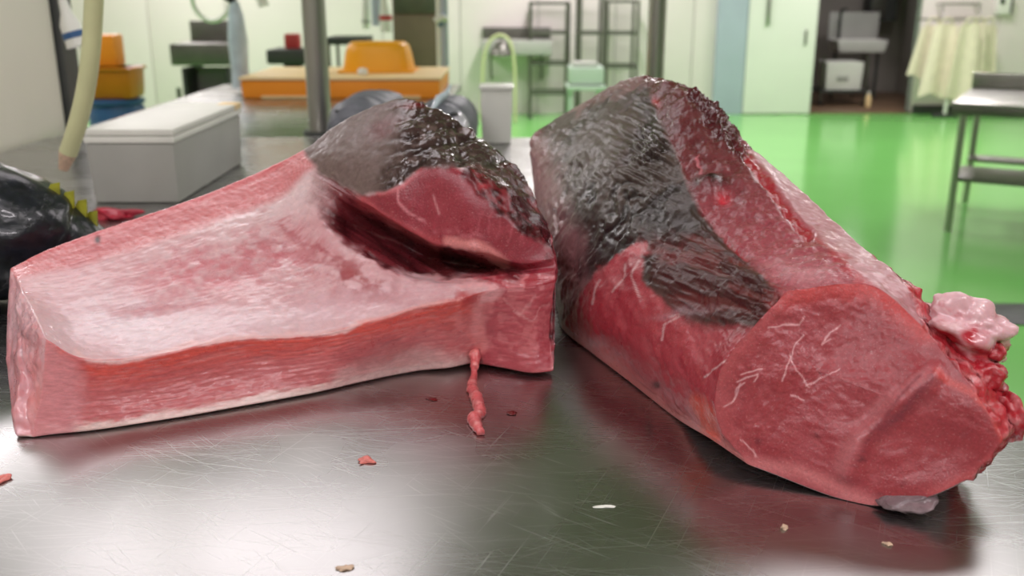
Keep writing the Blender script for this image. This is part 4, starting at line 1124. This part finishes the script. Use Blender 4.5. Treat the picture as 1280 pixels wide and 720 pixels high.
# wall sink with lime hose
Yk = 10.95
a, b = atY(601, 36, Yk), atY(690, 69, Yk)
t = thing('wall_sink', 'shallow grey wall sink on the far wall', 'sink', (float(a[0]), Yk, float(b[2])))
w_ = float(b[0] - a[0]); hz = float(a[2] - b[2])
box('basin', (0, 0, 0), (w_, WALL_Y - Yk - .002, hz * .55), M['tub'], t, .012)
box('backsplash', (0, WALL_Y - Yk - .05, hz * .55), (w_, WALL_Y - Yk - .002, hz), M['dull_steel'], t, .006)
lathe('drain_hood', [(.13, 0), (.12, .05), (.07, .13), (.02, .16)], M['dull_steel'], t, 18, loc=(float(atY(627, 60, Yk)[0] - a[0]), -.03, hz * .0))
tube('bracket', [(.1, .2, 0), (.1, WALL_Y - Yk - .01, -.3)], .014, M['dull_steel'], t, 8)
tube('bracket', [(w_ - .1, .2, 0), (w_ - .1, WALL_Y - Yk - .01, -.3)], .014, M['dull_steel'], t, 8)
c = atY(625, 118, 10.6)
t = thing('garden_hose', 'yellow green hose looped over the wall sink, trailing to the floor', 'hose', (float(c[0]), 10.6, 0))
hpx = [(602, 152), (604, 80), (612, 52), (626, 44), (638, 54), (643, 84), (644, 153)]
tube('loop', spline([tuple(Vector(V3(atY(a_, b_, 10.6))) - t.location) for a_, b_ in hpx], 6), .017, M['lime'], t, 10)

# wire racks
def rack(label, px0, px1, Y, shelves, depth=.42, top=2.3):
    a = atY(px0, 100, Y); b = atY(px1, 100, Y)
    w_ = float(b[0] - a[0])
    t = thing('wire_rack', label, 'rack', (float(a[0]), Y, 0), group='steel wire racks by the far wall')
    for lx in (0, w_):
        for ly in (0, depth):
            tube('post', [(lx, ly, .03), (lx, ly, top)], .017, M['dull_steel'], t, 10)
            lathe('foot', [(.02, 0), (.026, .01), (.02, .03)], M['dark'], t, 10, loc=(lx, ly, 0))
    for z in shelves:
        o = box('shelf', (0, -.015, z - .015), (w_, .0, z + .015), M['dull_steel'], t, .003)
        bm = bmesh.new()
        box_bm(bm, (0, depth, z - .015), (w_, depth + .015, z + .015)); box_bm(bm, (-.012, 0, z - .015), (.0, depth, z + .015)); box_bm(bm, (w_, 0, z - .015), (w_ + .012, depth, z + .015))
        me = mesh_of(bm, 'shelf_rim'); so = link('shelf_rim', me, M['dull_steel'], o); so['kind'] = 'stuff'
        bm = bmesh.new()
        for k in range(9):
            xx = w_ * (k + .5) / 9
            tube_bm(bm, [(xx, 0, z), (xx, depth, z)], .004, 6)
        so = link('wires', mesh_of(bm, 'wires'), M['dull_steel'], o); so['kind'] = 'stuff'
    return t
zs = lambda px, py, Y: float(atY(px, py, Y)[2])
rack('steel wire rack next to the wall sink', 663, 710, 11.0, [zs(0, 4, 11.0), zs(0, 41, 11.0), zs(0, 80, 11.0), zs(0, 117, 11.0)], .40, zs(0, 2, 11.0))
rack('steel wire rack between the machine and the round post', 724, 753, 10.6, [zs(0, -5, 10.6), zs(0, 42, 10.6), zs(0, 86, 10.6)], .5, 2.2)
rack('steel wire rack nearest the pale wall panels', 757, 795, 10.9, [zs(0, 2, 10.9), zs(0, 42, 10.9), zs(0, 84, 10.9)], .45, zs(0, 0, 10.9))
a, b = atY(712, 84, 9.6), atY(754, 138, 9.6)
t = thing('packing_machine', 'pale green machine on legs in front of the racks', 'machine', (float(a[0]), 9.6, 0)); w_ = float(b[0] - a[0])
zt, zm = float(a[2]), zs(0, 106, 9.6)
box('housing', (.0, 0, zm), (w_, .4, zt), M['palegreen'], t, .02)
box('hood', (.03, .03, zt), (w_ - .06, .36, zt + .04), M['tub'], t, .01)
box('tray', (-.02, -.05, zm - .05), (w_ + .02, .42, zm - .01), M['palegreen'], t, .006)
for lx in (.02, w_ - .02):
    for ly in (.03, .36): box('leg', (lx - .02, ly - .02, 0), (lx + .02, ly + .02, zm - .05), M['palegreen'], t, .003)

# aprons on a wall rail
Ya = 11.25
rz0 = zs(0, 27, Ya)
a, b = atY(1180, 27, Ya), atY(1226, 27, Ya)
t = thing('coat_rail', 'chrome wall rail holding the cream aprons', 'rail', (float(a[0]), Ya, rz0))
w_ = float(b[0] - a[0])
zr = zs(0, 24, Ya) - rz0; zu = zs(0, 5, Ya) - rz0
tube('bar', [(-.30, 0, zr), (w_ + .12, 0, zr)], .012, M['steel'], t, 10)
tube('upper_bar', [(-.02, .1, zu), (w_ + .02, .1, zu)], .012, M['steel'], t, 10)
for xx in (0, w_): tube('bracket', [(xx, 0, zr), (xx, .1, zu), (xx, WALL_Y - Ya - .002, zu)], .010, M['steel'], t, 8)
def apron(label, px0, px1, ptop, pbot, dy, seed, lean=0.0):
    rnd = random.Random(seed)
    A, B = atY(px0, ptop, Ya), atY(px1, pbot, Ya)
    wd, hh = float(B[0] - A[0]), float(A[2] - B[2])
    nx, nz = 22, 12; bm = bmesh.new(); gr = []
    ph = rnd.uniform(0, 6)
    for side in (0, 1):
        rows = []
        for j in range(nz + 1):
            row = []
            for i in range(nx + 1):
                u, v_ = i / nx, j / nz
                x = wd * (.5 + (u - .5) * (.62 + .38 * v_)) + lean * v_
                y = -.024 * math.sin(u * 3.14159 * 2.6 + ph) * (.4 + .6 * v_) + (.014 if side else -.014) + dy
                z = -hh * v_ + .03 * math.sin(u * 7 + ph) * v_ - .03 * (abs(u - .5) * 2) ** 2 * (1 - v_)
                row.append(bm.verts.new((x, y, z)))
            rows.append(row)
        gr.append(rows)
    for s_, rows in enumerate(gr):
        for j in range(nz):
            for i in range(nx):
                q = (rows[j][i], rows[j + 1][i], rows[j + 1][i + 1], rows[j][i + 1]); bm.faces.new(q if s_ == 0 else q[::-1])
    f, k = gr
    for j in range(nz):
        bm.faces.new((f[j][0], k[j][0], k[j + 1][0], f[j + 1][0])); bm.faces.new((f[j][nx], f[j + 1][nx], k[j + 1][nx], k[j][nx]))
    for i in range(nx):
        bm.faces.new((f[0][i], f[0][i + 1], k[0][i + 1], k[0][i])); bm.faces.new((f[nz][i], k[nz][i], k[nz][i + 1], f[nz][i + 1]))
    r = thing('apron', label, 'apron', (float(A[0]), Ya, float(A[2])), group='cream aprons on the wall rail')
    link('cloth', mesh_of(bm, 'cloth', 70), M['apron'], r)
    tube('neck_strap', spline([(wd * .32, dy, -.01), (wd * .4, dy - .03, zr + (rz0 - float(A[2])) + .01), (wd * .6, dy - .03, zr + (rz0 - float(A[2])) + .01), (wd * .68, dy, -.01)], 5), .010, M['apron'], r, 8)
apron('cream apron at the doorway end of the rail, flared wide', 1142, 1176, 31, 96, -0.05, 1, -.04)
apron('cream apron hanging second from the doorway, long', 1154, 1186, 29, 118, -0.15, 2, -.02)
apron('cream apron in the middle of the wall rail', 1180, 1208, 28, 121, -0.25, 3)
apron('cream apron hanging before the bracket, fourth from the doorway', 1198, 1222, 28, 114, -0.15, 4)
apron('short cream apron at the steel table end of the rail', 1216, 1240, 30, 100, -0.05, 5, .02)
u = thing('floor_brush', 'short white handled floor brush under the hanging aprons', 'brush', V3(atZ(1180, 147, 0)))
b0 = Vector(V3(atZ(1180, 147, 0)))
tube('handle', [(0, 0, .03), (.01, .0, .20)], .022, M['white'], u, 10)
box('bristles', (-.14, -.02, 0), (.14, .02, .05), M['dark'], u, .006)
for (p0, p1, lab) in (((1246, -6), (1268, 18), 'white wall control box with a black dial beside the aprons'),):
    A, B = atY(p0[0], p1[1], WALL_Y - .09), atY(p1[0], p0[1], WALL_Y - .09)
    t = thing('control_box', lab, 'control box', V3(A)); w_, hz = float(B[0] - A[0]), float(B[2] - A[2])
    box('case', (0, 0, 0), (w_, .088, hz), M['white'], t, .01)
    box('dial', (w_ * .12, -.015, hz * .55), (w_ * .38, 0, hz * .85), M['black'], t, .004)
    box('side_cover', (w_ * .86, -.006, .0), (w_, 0, hz), M['dark'], t, .002)

# things in the room through the opening
Yi = 12.9
a, b = atY(1050, 26, Yi), atY(1110, 66, Yi)
t = thing('hand_basin', 'white hand basin inside the back room', 'basin', (float(a[0]), Yi, float(b[2]))); w_, hz = float(b[0] - a[0]), float(a[2] - b[2])
box('bowl', (0, 0, 0), (w_, .45, .16), M['white'], t, .03, taper=.9)
box('splash_panel', (0, .43, .12), (w_, .45, hz + .1), M['tub'], t, .006)
tube('tap', spline([(w_ * .2, .38, .16), (w_ * .2, .38, hz + .1), (w_ * .2, .2, hz + .14)], 5), .018, M['dark'], t, 10)
for lx in (.05, w_ - .05): tube('leg', [(lx, .22, -float(b[2]) + .016), (lx, .22, .02)], .02, M['dark'], t, 10)
A, B = atY(1086, 27, 13.6), atY(1128, -40, 13.6)
o = thing('towel_dispenser', 'dark box mounted above the basin in the back room', 'dispenser', V3(A))
box('case', (0, 0, 0), (float(B[0] - A[0]), .25, float(B[2] - A[2])), M['dark'], o, .012)
box('front_cover', (.02, -.02, .05), (float(B[0] - A[0]) * .55, 0, float(B[2] - A[2])), M['dull_steel'], o, .008)
Yc = 12.2
a, b = atY(1029, 78, Yc), atY(1084, 113, Yc)
t = thing('trolley', 'dark framed trolley with a white crate in the doorway room', 'trolley', (float(a[0]), Yc, .015)); w_ = float(b[0] - a[0])
zc_ = float(b[2]) - .015
box('deck', (0, 0, zc_ - .03), (w_, .5, zc_), M['dark'], t, .004)
for lx in (.015, w_ - .015):
    for ly in (.02, .48): tube('post', [(lx, ly, .04), (lx, ly, float(a[2]) + .06)], .014, M['dull_steel'], t, 8)
for lx in (.03, w_ - .03): lathe('caster', [(.005, 0), (.03, .005), (.03, .035), (.005, .04)], M['black'], t, 12, loc=(lx, .05, 0))
A = (float(a[0]) + .06, Yc + .03, float(b[2]) + .001)
t = thing('white_crate', 'white plastic crate on the doorway trolley', 'crate', A)
box('body', (0, 0, 0), (w_ - .12, .4, float(a[2] - b[2])), M['white'], t, .012, taper=.95)
box('slot', (.14, -.012, .12), (.28, .0, .17), M['tub'], t, .003)
q = atZ(1090, 136, .016)
t = thing('white_bottle', 'small pale bottle on the brown doorway floor', 'bottle', (float(q[0]), 12.0, .016))
lathe('body', [(.03, 0), (.035, .01), (.035, .12), (.015, .16)], M['cream'], t, 14); lathe('cap', [(.017, .16), (.017, .19), (.004, .195)], M['white'], t, 12)

# steel side table on the green floor
tb = (2.60, 5.58); ang = R(-30)
t = thing('side_table', 'stainless steel side table with a lower shelf on the green floor', 'table', (tb[0], tb[1], 0), ang)
Ls, Ds, Hs = 1.8, .95, .76
box('table_top', (-.06, -.06, Hs - .012), (Ls, Ds + .05, Hs), M['steel'], t, .004)
box('top_apron', (-.06, -.06, Hs - .07), (Ls, -.04, Hs - .013), M['dull_steel'], t, .003)
box('side_apron', (-.06, -.04, Hs - .07), (-.04, Ds + .05, Hs - .013), M['dull_steel'], t, .003)
box('rear_upstand', (-.06, Ds + .03, Hs), (Ls, Ds + .05, Hs + .10), M['steel'], t, .003)
for lx in (0, Ls - .08):
    for ly in (0, Ds): tube('leg', [(lx, ly, 0), (lx, ly, Hs - .013)], .021, M['steel'], t, 12)
for (y0, y1) in ((-.0, .46), (.80, .97)):
    box('shelf', (-.01, y0, .30), (Ls - .06, y1, .325), M['dull_steel'], t, .004)
